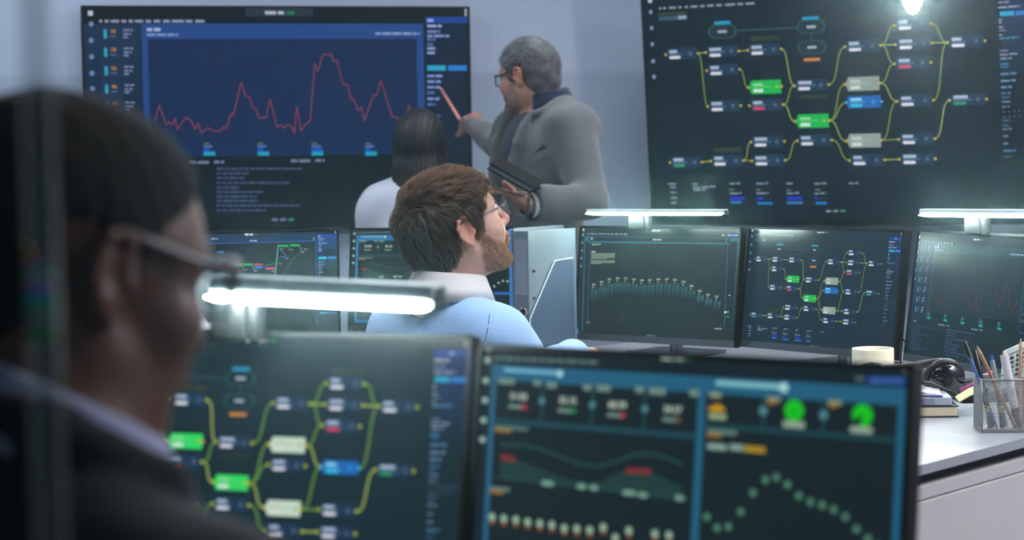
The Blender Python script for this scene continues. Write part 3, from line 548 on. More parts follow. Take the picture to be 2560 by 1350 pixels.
# ---------------------------------------------------------------- ceiling lights and added fill panels
panel = led_mat('ceiling_diffuser', (.84, .93, 1.), 17.5); panel_desk = led_mat('ceiling_diffuser_dim', (.88, .94, 1.), 5.5); fill_side = led_mat('fill_diffuser_side', (1, .98, .98), 46.); fill_near = led_mat('fill_diffuser_near', (1, .95, .92), 2.5)  # the side and near panels are unseen fill, added to brighten
def ceiling_light(label, x, y, w=.6, l=1.2, yaw=0, pm=panel):
    t = thing('ceiling_light', label, 'lamp', (x, y, 2.748), R(yaw), 'ceiling light and added fill panels'); MB().rbox((0, 0, -.02), (w + .04, l + .04, .038), .005).build('frame', alu, t); MB().box((0, 0, -.041), (w, l, .004)).build('diffuser', pm, t)
ceiling_light('ceiling light panel above the man in the blue sweater', -.2, 4.0)
ceiling_light('ceiling light panel above the long white desk', 1.6, 3.9, pm=panel_desk)
ceiling_light('ceiling light panel in front of the left wall display', -1.6, 6.2, .5, .9)
ceiling_light('ceiling light panel above the standing man', .5, 6.3, .5, .9)
ceiling_light('unseen fill panel added above the camera side of the long desk', 2.85, 2.8, pm=fill_side)  # added out of view to brighten the drawer cabinet
ceiling_light('unseen fill panel added above the desk before the man in navy', .45, 2.3, .5, .8, pm=fill_near)  # added out of view to lift the face of the man in navy
# bulb added for the bright spot at the top of the right wall display
pb = at(2282, 6, 6.1); t = thing('bright_spot_bulb', 'glowing bulb added for the bright spot over the right wall display', 'lamp', pb)
MB().lathe([(.0, -.036), (.012, -.031), (.026, -.008), (.031, .012), (.027, .034), (.016, .05), (.0, .056)], 24).build('added_bulb', led_mat('bright_spot_glow', (1, .96, .98), 320.), t, True)
MB().lathe([(.0, .1), (.015, .1), (.017, .054), (.0, .054)], 16).build('added_socket', black_plastic, t, 'auto')
MB().tube([(0, 0, .1), (0, 0, 2.75 - pb[2])], .003, 6).build('cord', black_plastic, t)
w = bpy.data.worlds.new('world'); SC.world = w; w.use_nodes = True; w.node_tree.nodes['Background'].inputs[0].default_value = (.5, .6, .75, 1); w.node_tree.nodes['Background'].inputs[1].default_value = .15
SC.view_settings.view_transform = 'Standard'; SC.view_settings.look = 'None'; SC.view_settings.exposure = 0; SC.view_settings.gamma = 1
SC.cycles.use_denoising = True; SC.cycles.max_bounces = 4; SC.cycles.diffuse_bounces = 2; SC.cycles.glossy_bounces = 3; SC.cycles.transmission_bounces = 4; SC.cycles.transparent_max_bounces = 8; SC.cycles.use_adaptive_sampling = True; SC.cycles.adaptive_threshold = .1; SC.cycles.adaptive_min_samples = 16; SC.cycles.caustics_reflective = False; SC.cycles.caustics_refractive = False; SC.cycles.sample_clamp_indirect = 4
# ---------------------------------------------------------------- implicit-surface sculpting
def smin(a, b, k):
    if k <= 0: return np.minimum(a, b)
    h = np.maximum(k - np.abs(a - b), 0) / k; return np.minimum(a, b) - h * h * k * .25
def ell(P, c, r):
    q = (P - c) / r; k0 = np.linalg.norm(q, axis=1); k1 = np.linalg.norm(q / r, axis=1) + 1e-9; return k0 * (k0 - 1) / k1
def rcone(P, a, b, ra, rb):
    ab = b - a; h = np.clip(((P - a) @ ab) / (ab @ ab + 1e-12), 0, 1); return np.linalg.norm(P - a - h[:, None] * ab, axis=1) - (ra + (rb - ra) * h)
def rboxd(P, c, d, r):
    q = np.abs(P - c) - (np.array(d) / 2 - r); return np.linalg.norm(np.maximum(q, 0), axis=1) + np.minimum(q.max(1), 0) - r
class Sculpt:
    """ordered list of smooth unions / cuts, each in a local frame; all distances in metres"""
    def __init__(s): s.ops = []; s.fr = {'w': (np.zeros(3), np.eye(3), 1.)}; s.noise = []
    def frame(s, n, o, Rm, k=1.): s.fr[n] = (A3(*o), np.array(Rm, float), k); return s
    def _bs(s, f, c, r): o, Rm, k = s.fr[f]; return o + Rm @ (A3(*c) * k), r * k
    def e(s, c, r, k=.02, f='w', op=1, mir=False, tilt=None):
        c = A3(*c); r = A3(*r); Rt = None if tilt is None else np.array(Matrix.Rotation(tilt[1], 3, tilt[0]))
        def fn(P, c=c, r=r):
            if Rt is not None: return ell((P - c) @ Rt, 0, r)
            return ell(P, c, r)
        return s._add(fn, c, max(r), k, f, op, mir)
    def c(s, a, b, ra, rb=None, k=.02, f='w', op=1, mir=False):
        a = A3(*a); b = A3(*b); rb = ra if rb is None else rb
        return s._add(lambda P: rcone(P, a, b, ra, rb), (a + b) / 2, np.linalg.norm(a - b) / 2 + max(ra, rb), k, f, op, mir)
    def path(s, pts, rs, k=.02, f='w', op=1, mir=False):
        rs = rs if hasattr(rs, '__len__') else [rs] * len(pts)
        for i in range(len(pts) - 1): s.c(pts[i], pts[i+1], rs[i], rs[i+1], k, f, op, mir)
        return s
    def b(s, c, d, r, k=.01, f='w', op=1, mir=False):
        c = A3(*c); return s._add(lambda P: rboxd(P, c, d, r), c, np.linalg.norm(d) / 2, k, f, op, mir)
    def fnop(s, fn, k=.01, f='w', op=-1): s.ops.append((fn, None, None, k, f, op, False)); return s
    def _add(s, fn, c, r, k, f, op, mir):
        bs = [s._bs(f, c, r)] + ([s._bs(f, A3(-c[0], c[1], c[2]), r)] if mir else [])
        s.ops.append((fn, [b[0] for b in bs], bs[0][1], k, f, op, mir)); return s
    def ev(s, P, cc=None, cr=0):
        d = np.full(len(P), 1e3); loc = {}
        for fn, bc, br, k, f, op, mir in s.ops:
            if cc is not None and bc is not None and min(np.linalg.norm(b - cc) for b in bc) - br - cr > .07 + k: continue
            if f not in loc: o, Rm, sc = s.fr[f]; loc[f] = (P - o) @ Rm / sc
            Q = loc[f]; sc = s.fr[f][2]
            if mir: Q = Q.copy(); Q[:, 0] = np.abs(Q[:, 0])
            v = fn(Q) * sc
            if op == 1: d = smin(d, v, k)
            elif op == -1: d = -smin(-d, v, k)
            else: d = -smin(-d, -v, k)       # intersection
        for fn in s.noise: d = d + fn(P)
        return d
    def mesh(s, lo, hi, h):
        lo = A3(*lo); hi = A3(*hi); B = 8; nb = np.ceil((hi - lo) / (h * B)).astype(int); n = nb * B
        V = np.ones(n, np.float32); g = np.arange(B) * h
        loc = np.stack(np.meshgrid(g, g, g, indexing='ij'), -1).reshape(-1, 3); R8 = h * B * .87
        bi = np.stack(np.meshgrid(*[np.arange(x) for x in nb], indexing='ij'), -1).reshape(-1, 3); cen = lo + (bi + .5) * h * B - h / 2
        G = 6  # coarse groups for culling
        key = (bi // G); uq, inv = np.unique(key, axis=0, return_inverse=True); inv = inv.ravel()
        for gi in range(len(uq)):
            ids = np.where(inv == gi)[0]; c0 = cen[ids].mean(0); cr = np.linalg.norm(cen[ids] - c0, axis=1).max() + R8
            dc = s.ev(cen[ids], c0, cr)
            near = np.abs(dc) < R8 * 1.7 + .012
            for i in ids[(~near) & (dc < 0)]: a = bi[i] * B; V[a[0]:a[0]+B, a[1]:a[1]+B, a[2]:a[2]+B] = -1
            idn = ids[near]
            for j in range(0, len(idn), 48):
                ch = idn[j:j+48]; P = ((lo + bi[ch] * B * h)[:, None, :] + loc[None]).reshape(-1, 3); c1 = cen[ch].mean(0)
                d = s.ev(P, c1, np.linalg.norm(cen[ch] - c1, axis=1).max() + R8).reshape(-1, B, B, B)
                for q, i in enumerate(ch): a = bi[i] * B; V[a[0]:a[0]+B, a[1]:a[1]+B, a[2]:a[2]+B] = d[q]
        return surface_nets(V, lo, h)
def surface_nets(V, lo, h):
    ins = V < 0; c = [ins[i:ins.shape[0]-1+i, j:ins.shape[1]-1+j, k:ins.shape[2]-1+k] for i in (0, 1) for j in (0, 1) for k in (0, 1)]
    cnt = sum(x.astype(np.int8) for x in c); act = (cnt > 0) & (cnt < 8); ids = np.argwhere(act); vid = np.full(act.shape, -1, np.int64); vid[act] = np.arange(len(ids))
    off = np.array([(i, j, k) for i in (0, 1) for j in (0, 1) for k in (0, 1)]); val = np.stack([V[ids[:, 0]+o[0], ids[:, 1]+o[1], ids[:, 2]+o[2]] for o in off], 1)
    acc = np.zeros((len(ids), 3)); num = np.zeros(len(ids))
    for a in range(8):
        for b in range(a + 1, 8):
            if np.abs(off[a] - off[b]).sum() != 1: continue
            m = (val[:, a] < 0) != (val[:, b] < 0); va = val[m, a]; vb = val[m, b]; t = va / (va - vb); acc[m] += off[a] + t[:, None] * (off[b] - off[a]); num[m] += 1
    v = lo + (ids + acc / num[:, None]) * h; F = []
    for ax in range(3):
        s0 = [slice(None)] * 3; s1 = [slice(None)] * 3; s0[ax] = slice(0, -1); s1[ax] = slice(1, None); A = ins[tuple(s0)]; Bv = ins[tuple(s1)]
        e = np.argwhere(A != Bv); o1, o2 = [(1, 2), (2, 0), (0, 1)][ax]
        ok = (e[:, o1] > 0) & (e[:, o2] > 0) & (e[:, o1] < V.shape[o1]-1) & (e[:, o2] < V.shape[o2]-1); e = e[ok]; fl = ins[tuple(e.T)]
        def g(d1, d2): q = e.copy(); q[:, o1] -= d1; q[:, o2] -= d2; return vid[tuple(q.T)]
        q = np.stack([g(1, 1), g(0, 1), g(0, 0), g(1, 0)], 1); q[~fl] = q[~fl][:, ::-1]; F.append(q)
    return v, np.concatenate(F)
def link_mesh(name, v, f, mt, parent=None, base=None, col=None):
    base = np.zeros(3) if base is None else A3(*base); me = bpy.data.meshes.new(name); v = v - base
    me.vertices.add(len(v)); me.vertices.foreach_set('co', v.astype(np.float32).ravel()); me.loops.add(f.size); me.loops.foreach_set('vertex_index', f.ravel().astype(np.int32))
    me.polygons.add(len(f)); me.polygons.foreach_set('loop_start', np.arange(0, f.size, 4, dtype=np.int32)); me.polygons.foreach_set('loop_total', np.full(len(f), 4, np.int32)); me.update(calc_edges=True)
    me.polygons.foreach_set('use_smooth', np.ones(len(f), bool)); me.materials.append(mt)
    if col is not None: a = me.color_attributes.new('Col', 'FLOAT_COLOR', 'POINT'); a.data.foreach_set('color', np.concatenate([col, np.ones((len(v), 1))], 1).astype(np.float32).ravel())
    o = bpy.data.objects.new(name, me); COL.objects.link(o)
    if parent is not None: o.parent = parent
    else: o.location = base
    return o
def facing(yaw, pitch, roll=0.):
    """head frame: yaw 0 looks away from the camera (+y), positive turns to +x; pitch up positive. columns right, forward, up"""
    y = R(yaw); F = A3(math.sin(y), math.cos(y), 0); Rr = A3(math.cos(y), -math.sin(y), 0); Uu = A3(0, 0, 1); p = R(pitch)
    F2 = F * math.cos(p) + Uu * math.sin(p); U2 = Uu * math.cos(p) - F * math.sin(p); q = R(roll)
    return np.stack([Rr * math.cos(q) + U2 * math.sin(q), F2, U2 * math.cos(q) - Rr * math.sin(q)], 1)
def head_ops(S, f, jaw=1., nose=1., cheek=1.):
    """human head, origin between the ears, y forward, z up"""
    S.e((0, -.014, .034), (.0745, .099, .088), 0, f)
    S.e((0, .030, .012), (.066, .068, .090), .03, f)
    S.e((.030, .045, -.045), (.030, .036, .040), .03, f, mir=True)                         # cheek fill
    S.e((0, .028, -.068), (.0535 * jaw, .054, .046), .03, f)
    S.c((.05, -.002, -.045), (.018, .066, -.096), .016, .018, .022, f, mir=True)          # jaw line
    S.e((0, .078, -.097), (.021, .017, .018), .018, f)                                    # chin
    S.e((.043 * cheek, .060, -.022), (.024, .024, .022), .025, f, mir=True)                # cheekbones
    S.c((.012, .088, .030), (.047, .073, .029), .010, .009, .018, f, mir=True)             # brow
    S.e((.032, .102, .011), (.0165, .014, .0115), .014, f, op=-1, mir=True)                # sockets
    S.e((.031, .0795, .010), (.0128, .0125, .0122), .003, f, mir=True)                     # eyes with lids
    S.path([(.018, .089, .0155), (.031, .0945, .0178), (.045, .082, .013)], [.0025, .003, .0025], .004, f, mir=True)
    S.path([(.019, .089, .0045), (.031, .0925, .0015), (.044, .082, .006)], [.0022, .0026, .0022], .004, f, mir=True)
    S.path([(0, .094, .022), (0, .103, .004), (0, .1165 * nose, -.019)], [.0085, .0088, .0105], .011, f)
    S.e((0, .111, -.026), (.0085, .010, .0075), .008, f)
    S.e((.0125, .101, -.0255), (.0078, .011, .0078), .007, f, mir=True)
    S.e((.0065, .110, -.033), (.0042, .006, .004), .003, f, op=-1, mir=True)
    S.e((0, .094, -.052), (.028, .010, .022), .014, f)                                    # mouth mound
    S.path([(0, .1045, -.0505), (.010, .1035, -.0500), (.0235, .0925, -.0545)], [.0050, .0046, .002], .004, f, mir=True)
    S.path([(0, .1025, -.0608), (.011, .1010, -.0600), (.0225, .0920, -.0555)], [.0058, .0050, .002], .004, f, mir=True)
    S.path([(0, .1085, -.0556), (.012, .1065, -.0553), (.024, .0955, -.0553)], [.0013, .0012, .0008], .003, f, op=-1, mir=True)
    S.c((0, .107, -.034), (0, .106, -.045), .0022, .003, .004, f, op=-1)
    # ears
    S.e((.0775, -.013, -.002), (.0085, .019, .030), .006, f, mir=True, tilt=('X', R(-12)))
    rim = [(.076, .004, .014), (.081, -.000, .027), (.086, -.012, .032), (.089, -.025, .027), (.089, -.031, .012), (.086, -.030, -.004), (.082, -.021, -.019), (.079, -.010, -.030)]
    S.path(rim, [.0035, .004, .0042, .0042, .004, .0038, .004, .006], .004, f, mir=True)
    S.e((.088, -.012, .004), (.0075, .0105, .017), .005, f, op=-1, mir=True, tilt=('X', R(-12)))
    S.e((.081, .004, -.004), (.005, .0045, .0075), .005, f, mir=True)                      # tragus
    S.path([(.084, -.022, .016), (.0835, -.0235, .0), (.082, -.017, -.012)], .003, .003, f, mir=True)
HAIR_Y = [-.13, -.10, -.075, -.05, -.036, -.03, -.004, .006, .010, .030, .036, .045, .06, .078, .092, .14]
HAIR_Z = [-.085, -.082, -.078, -.056, -.035, .034, .034, .006, -.018, -.012, .020, .034, .048, .062, .080, .16]
# ---------------------------------------------------------------- people: shared parts
def skin_material(name, rough=.48):
    m = bpy.data.materials.new(name); m.use_nodes = True; nt = m.node_tree; b = nt.nodes['Principled BSDF']; a = nt.nodes.new('ShaderNodeVertexColor'); a.layer_name = 'Col'
    nz = nt.nodes.new('ShaderNodeTexNoise'); nz.inputs['Scale'].default_value = 90; nz.inputs['Detail'].default_value = 5
    cr = nt.nodes.new('ShaderNodeValToRGB'); cr.color_ramp.elements[0].color = (.82, .78, .76, 1); cr.color_ramp.elements[1].color = (1, 1, 1, 1); cr.color_ramp.elements[0].position = .3; cr.color_ramp.elements[1].position = .65
    mx = nt.nodes.new('ShaderNodeMix'); mx.data_type = 'RGBA'; mx.blend_type = 'MULTIPLY'; mx.inputs['Factor'].default_value = 1
    nt.links.new(nz.outputs['Fac'], cr.inputs[0]); nt.links.new(a.outputs['Color'], mx.inputs['A']); nt.links.new(cr.outputs[0], mx.inputs['B']); nt.links.new(mx.outputs['Result'], b.inputs['Base Color'])
    b.inputs['Roughness'].default_value = rough; b.inputs['Subsurface Weight'].default_value = .12; b.inputs['Subsurface Radius'].default_value = (.6, .25, .12); b.inputs['Subsurface Scale'].default_value = .01
    bp = nt.nodes.new('ShaderNodeBump'); bp.inputs['Strength'].default_value = .15; bp.inputs['Distance'].default_value = .0008; n2 = nt.nodes.new('ShaderNodeTexNoise'); n2.inputs['Scale'].default_value = 700
    nt.links.new(n2.outputs['Fac'], bp.inputs['Height']); nt.links.new(bp.outputs[0], b.inputs['Normal']); return m
def cloth(name, col, weave=600, var=.1, bump=.35, rough=.85, sheen=.3, check=None):
    m = mat(name, col, rough, 0, var, weave, bump, .25, sheen=sheen)
    if check:
        nt = m.node_tree; N = nt.nodes; L = nt.links; b = N['Principled BSDF']; src = b.inputs['Base Color'].links[0].from_socket
        tc = N.new('ShaderNodeTexCoord'); out = src
        for ax in ('X', 'Z'):
            wv = N.new('ShaderNodeTexWave'); wv.bands_direction = ax; wv.inputs['Scale'].default_value = check; wv.inputs['Distortion'].default_value = .3; L.new(tc.outputs['Object'], wv.inputs['Vector'])
            r_ = N.new('ShaderNodeValToRGB'); r_.color_ramp.elements[0].position = .0; r_.color_ramp.elements[1].position = .22; r_.color_ramp.elements[0].color = (.9, .9, .91, 1); r_.color_ramp.elements[1].color = (1, 1, 1, 1); L.new(wv.outputs['Fac'], r_.inputs[0])
            mx = N.new('ShaderNodeMix'); mx.data_type = 'RGBA'; mx.blend_type = 'MULTIPLY'; mx.inputs['Factor'].default_value = .8; L.new(out, mx.inputs['A']); L.new(r_.outputs[0], mx.inputs['B']); out = mx.outputs['Result']
        L.new(out, b.inputs['Base Color'])
    return m
def folds(amp, fr, seed=0, lo=None, hi=None):
    ph = np.random.default_rng(seed).uniform(0, 6, (5, 4)); dr = np.random.default_rng(seed + 1).normal(size=(5, 3)); dr /= np.linalg.norm(dr, axis=1)[:, None]
    def fn(P):
        q = np.zeros(len(P))
        for i in range(5): w = np.sin(P @ dr[(i + 2) % 5] * fr * .6 + ph[i, 1]) * 1.2; q += np.sin(P @ dr[i] * fr * (1 + .35 * i) + ph[i, 0] + w) / (1 + .4 * i)
        return amp * q * .4
    return fn
def torso_ops(S, f, L, g, w=1., tr=(.545, .042, .470, .050), sz=.455):
    k = L / .53
    S.e((0, 0, .02), (.165 * w + g, .118 + g, .15 + g), 0, f); S.e((0, .006, .2 * k), (.150 * w + g, .112 + g, .2 * k), .09, f); S.e((0, .004, .37 * k), (.168 * w + g, .122 + g, .165 * k), .08, f)
    S.c((-.135 * w, -.012, sz * k), (.135 * w, -.012, sz * k), .058 + g, None, .06, f)
    S.c((.02, -.022, tr[0] * k), (.15 * w, -.014, tr[2] * k), tr[1] + g, tr[3] + g, .05, f, mir=True)
def limb(S, a, b, c, r, g, k=.03): S.c(a, b, r[0] + g, r[1] + g, k); S.c(b, c, r[1] + g, r[2] + g, .02)
def hand_ops(S, f, side=1, curl=(.35, .5, .4), curls=None, thumb=(.55, .75, -.35), sp=.06, k=.9):
    S.b((0, .046 * k, 0), (.080 * k, .090 * k, .027 * k), .012 * k, .012, f); S.e((side * .026, .028, -.006), (.017, .028, .016), .012, f); S.c((0, -.03, 0), (0, .02, 0), .026, .026, .02, f)
    for i in range(4):
        c = (curls[i] if curls else curl); x = side * (.030 - .0205 * i) * k; ln = (.044, .048, .045, .036)[i] * k; p = A3(x, .086 * k - abs(i - 1.3) * .003, .001); a = 0; sa = side * sp * (1.3 - i)
        rr = (.0088, .009, .0086, .0076)[i]
        for q, l in enumerate((ln, ln * .62, ln * .5)):
            a += c[q]; d = A3(math.sin(sa) * math.cos(a), math.cos(a) * math.cos(sa), -math.sin(a)); S.c(p, p + d * l, rr, rr * .9, .004, f); p = p + d * l; rr *= .92
    b = A3(side * .034, .020, -.006) * k; t = A3(side * thumb[0], thumb[1], thumb[2]); t /= np.linalg.norm(t); S.c(b, b + t * .04, .0125, .0105, .008, f)
    t2 = t * .8 + A3(-side * .35, .35, -.15); t2 /= np.linalg.norm(t2); S.c(b + t * .04, b + t * .04 + t2 * .034, .0102, .0085, .004, f)
def tone(v, fr, base, lips=None, beard=None, ear=.0):
    o, Rm, s = fr; q = (v - o) @ Rm / s; c = np.tile(np.array(lin(base)), (len(v), 1)); x = np.abs(q[:, 0]); y, z = q[:, 1], q[:, 2]
    def blend(w, col): c[:] = c * (1 - w[:, None]) + np.array(lin(col)) * w[:, None]
    if lips: w = np.clip(1 - np.sqrt((x / .024) ** 2 + ((z + .0556) / .0095) ** 2 + ((y - .1) / .022) ** 2), 0, 1); blend(np.clip(w * 2.2, 0, .8), lips)
    if ear: 
        w = np.clip((x - .074) / .008, 0, 1) * (np.abs(z) < .05); blend(w * ear, 'c9705c'); w = np.clip(1 - np.sqrt(x ** 2 + (y - .112) ** 2 + (z + .022) ** 2) / .03, 0, 1); blend(w * ear, 'c9705c')
        w = np.clip(1 - np.sqrt((x - .045) ** 2 + (y - .07) ** 2 + (z + .025) ** 2) / .035, 0, 1); blend(w * ear * .8, 'c9705c')
    if beard: blend(beard_w(q) * beard[1], beard[0])
    return c
BU = ([-.02, 0, .012, .03, .05, .07, .085, .095, .13], [-.02, -.016, .004, -.016, -.040, -.050, -.042, -.037, -.036])
def beard_w(q):
    x = np.abs(q[:, 0]); y, z = q[:, 1], q[:, 2]; up = np.interp(y, *BU); w = np.clip((up - z) / .012, 0, 1) * np.clip((y - .004) / .012, 0, 1) * np.clip((z + .122 - .35 * np.clip(.05 - y, 0, 1)) / .012, 0, 1)
    lip = (x < .024) & (np.abs(z + .0556) < .0085) & (y > .085); return np.where(lip, 0, w)
def cap_ops(S, f, t=(.012, .016, .014), front=0., dz=0.):
    S.e((0, -.016, .036 + dz), (.0745 + t[0], .099 + t[1], .088 + t[2]), 0, f); S.e((0, .022, .035), (.064 + t[0], .070 + t[1] * .9, .072 + t[2]), .03, f); S.e((0, -.05, -.03), (.056 + t[0] * .8, .055 + t[1] * .6, .065), .03, f)
    def reg(P): return (np.interp(P[:, 1] - front, HAIR_Y, HAIR_Z) - P[:, 2]) * .75
    S.fnop(reg, .010, f, op=2)
def hair_mat(name, mel=None, red=.4, rough=.35, col=None, rnd=.25):
    m = bpy.data.materials.new(name); m.use_nodes = True; nt = m.node_tree; nt.nodes.remove(nt.nodes['Principled BSDF']); h = nt.nodes.new('ShaderNodeBsdfHairPrincipled')
    if col: h.parametrization = 'COLOR'; h.inputs['Color'].default_value = (*lin(col), 1)
    else: h.parametrization = 'MELANIN'; h.inputs['Melanin'].default_value = mel; h.inputs['Melanin Redness'].default_value = red
    h.inputs['Roughness'].default_value = rough; h.inputs['Radial Roughness'].default_value = .5; h.inputs['Random Color' if 'Random Color' in h.inputs else 'Random'].default_value = rnd; h.inputs['Random Roughness'].default_value = .2
    nt.links.new(h.outputs[0], nt.nodes['Material Output'].inputs['Surface']); return m
def grad(fn, P, e=.0015):
    g = np.stack([fn(P + np.eye(3)[i] * e) - fn(P - np.eye(3)[i] * e) for i in range(3)], 1); return g / (np.linalg.norm(g, axis=1)[:, None] + 1e-9)
def sample(v, f, n, w=None):
    a = np.linalg.norm(np.cross(v[f[:, 1]] - v[f[:, 0]], v[f[:, 3]] - v[f[:, 0]]), axis=1)
    if w is not None: a = a * w
    i = rng.choice(len(f), n, p=a / a.sum()); u, t = rng.random(n)[:, None], rng.random(n)[:, None]; q = v[f[i]]; return q[:, 0]*(1-u)*(1-t) + q[:, 1]*u*(1-t) + q[:, 2]*u*t + q[:, 3]*(1-u)*t
def strands(name, pts, rad, mt, parent, base):
    n, k, _ = pts.shape; hc = bpy.data.hair_curves.new(name); hc.add_curves([k] * n); hc.attributes['position'].data.foreach_set('vector', (pts - A3(*base)).astype(np.float32).ravel())
    ra = hc.attributes.get('radius') or hc.attributes.new('radius', 'FLOAT', 'POINT'); prof = np.linspace(1, .35, k)[None] * rad * rng.uniform(.7, 1.2, (n, 1)); ra.data.foreach_set('value', prof.astype(np.float32).ravel())
    hc.materials.append(mt); o = bpy.data.objects.new(name, hc); COL.objects.link(o); o.parent = parent; return o
def clump(gd, root, tight=.6, jit=.0012):
    """strands that follow their nearest guide and draw together towards its tip"""
    n = len(root); idx = np.empty(n, int)
    for i in range(0, n, 2000): idx[i:i+2000] = ((root[i:i+2000, None, :] - gd[None, :, 0, :]) ** 2).sum(2).argmin(1)
    G = gd[idx]; k = G.shape[1]; t = np.linspace(0, 1, k)[None, :, None]; off = (root - G[:, 0])[:, None, :]; s = rng.uniform(.8, 1.08, (n, 1, 1))
    return root[:, None, :] + (G - G[:, :1]) * s + off * (1 - tight * t) - off + rng.normal(size=(n, 1, 3)) * jit * t
def grow(S, fr, root, comb, length, k=7, lift=.5, stand=.004, jit=.12):
    """walk strands over the implicit surface S following comb(local point)"""
    o, Rm, s = S.fr[fr]; P = root.copy(); out = [P.copy()]; n = len(P); ln = length((root - o) @ Rm) * rng.uniform(.7, 1.15, n); J = rng.normal(size=(n, 3)) * jit
    for i in range(1, k):
        N = grad(S.ev, P); T = comb((P - o) @ Rm) @ Rm.T + J; T -= N * (T * N).sum(1)[:, None]; T /= np.linalg.norm(T, axis=1)[:, None] + 1e-9
        l = lift * (1 - i / k); P = P + (T * math.cos(l) + N * math.sin(l)) * (ln / (k - 1))[:, None]; d = S.ev(P); tgt = stand * i / k; P = P - N * ((d - tgt) * .6)[:, None] * (d > tgt)[:, None] + N * np.clip(.0008 - d, 0, .01)[:, None]; out.append(P.copy())
    return np.stack(out, 1)
def collar(name, f, mt, parent, base, c=(0, -.012, .02), rx=.066, ry=.07, h=.042, drop=.03, leaf=.016, gap=22, tip=.03, lean=.0):
    """folded shirt collar round the neck in frame f=(o,R,s)"""
    o, Rm, s = f; c = A3(*c); V = []; n = 44; F = []
    for i in range(n + 1):
        a = R(-180 + gap + (360 - 2 * gap) * i / n); t = abs(a) / math.pi; fx, fy = math.sin(a), -math.cos(a); dz = -drop * t ** 1.5; hh = h * (1 - .12 * t)
        def pt(r, z): return c + A3(fx * (rx + r), fy * (ry + r) + lean * z, dz + z)
        e = tip * max(0, (t - .6) / .4) ** 1.5
        sec = [pt(.000, -.012), pt(-.001, hh * .5), pt(.0005, hh * .93), pt(.004, hh), pt(.008, hh * .9), pt(.011 + leaf * .5, hh * .35 - e * .5), pt(.011 + leaf + e * .3, -hh * .22 - e), pt(.0085 + leaf + e * .3, -hh * .22 - e + .002), pt(.0085 + leaf * .4, hh * .3 - e * .4), pt(.005, hh * .75), pt(.0035, -.012)]
        V += [o + Rm @ p * s for p in sec]
    k = 11
    for i in range(n):
        for q in range(k): F.append((i * k + q, i * k + (q + 1) % k, (i + 1) * k + (q + 1) % k, (i + 1) * k + q))
    mb = MB().add([v - A3(*base) for v in V], F + [list(range(k)), list(range(n * k, n * k + k))[::-1]]); return mb.build(name, mt, parent, True)
def glasses(f, parent, base, frame_mt, lens_mt, rim=.0013, temple=(.0016, .0026), w=.026, h=.017, y=.108, z=.010, full=True, top=0):
    o, Rm, s = f; W = lambda p: o + Rm @ A3(*p) * s - A3(*base); fr = MB(); ln = MB()
    for sx in (-1, 1):
        ol = []
        for i in range(28):
            a = 2 * math.pi * i / 28; ca, sa = math.cos(a), math.sin(a); ex = lambda q: math.copysign(abs(q) ** .55, q)
            px = .0335 + w * ex(ca); ol.append(A3(sx * px, y - .012 * ((px - .03) / .03) ** 2 * (px > .03), z + h * ex(sa)))
        ln.add([W(p) for p in ol] + [W(p - A3(0, .0015, 0)) for p in ol], [list(range(28)), list(range(55, 27, -1))] + [(i, (i+1) % 28, (i+1) % 28 + 28, i + 28) for i in range(28)])
        if full: fr.tube([W(p) for p in ol + [ol[0]]], rim, 6)
        if top: fr.tube([W(ol[i]) for i in range(-1, 16)], [top] * 17, 8)
        hx = .0335 + w; hp = [(sx * hx, y - .013, z + h * .55), (sx * (hx + .008), y - .018, z + h * .6), (sx * .0765, .05, z + h * .58 + .002), (sx * .081, .008, z + h * .5 + .010), (sx * .0825, -.012, z + h * .4 + .014), (sx * .083, -.03, z + .004), (sx * .081, -.038, z - .02)]
        fr.tube([W(p) for p in hp], [temple[0], temple[0] * 1.2, temple[1], temple[1], temple[1], temple[1], temple[0]], 8)
    fr.tube([W((-.0335 + w * .8, y, z + h * .4)), W((0, y + .003, z + h * .55)), W((.0335 - w * .8, y, z + h * .4))], max(rim, .0014), 6)
    g = fr.build('glasses', frame_mt, parent, True); ln.build('lenses', lens_mt, g); return g
def thin_glass(name, tint=(.9, .95, 1.), refl=.12):
    m = bpy.data.materials.new(name); m.use_nodes = True; nt = m.node_tree; nt.nodes.remove(nt.nodes['Principled BSDF']); t = nt.nodes.new('ShaderNodeBsdfTransparent'); t.inputs[0].default_value = (*tint, 1)
    g = nt.nodes.new('ShaderNodeBsdfGlossy'); g.inputs['Roughness'].default_value = .03; lw = nt.nodes.new('ShaderNodeLayerWeight'); lw.inputs['Blend'].default_value = refl; sc_ = nt.nodes.new('ShaderNodeMath'); sc_.operation = 'MULTIPLY'; sc_.inputs[1].default_value = .35; nt.links.new(lw.outputs['Fresnel'], sc_.inputs[0]); mx = nt.nodes.new('ShaderNodeMixShader')
    nt.links.new(sc_.outputs[0], mx.inputs[0]); nt.links.new(t.outputs[0], mx.inputs[1]); nt.links.new(g.outputs[0], mx.inputs[2]); nt.links.new(mx.outputs[0], nt.nodes['Material Output'].inputs['Surface']); return m
LENS = thin_glass('spectacle_lens')
def legs_ops(S, f, pelvis_k, knee, ankle, g, rh=(.088, .060, .042)):
    for sx in (-1, 1): S.c(*[f(sx, q) for q in ('hip', 'knee')], rh[0] + g, rh[1] + g, .05); S.c(*[f(sx, q) for q in ('knee', 'ankle')], rh[1] + g, rh[2] + g, .03)
def shoes(name, pts, parent, base, mt):
    for toe, heel in pts:
        S = Sculpt(); S.c(heel + A3(0, 0, .04), toe + A3(0, 0, .03), .038, .032, 0); S.c(heel + A3(0, 0, .05), heel + A3(0, 0, .11), .038, .042, .02); S.fnop(lambda P: -P[:, 2] + .002, .006, 'w', 2)
        v, f = S.mesh(np.minimum(toe, heel) - .07, np.maximum(toe, heel) + A3(.07, .07, .14), .009); link_mesh(name, v, f, mt, parent, base)
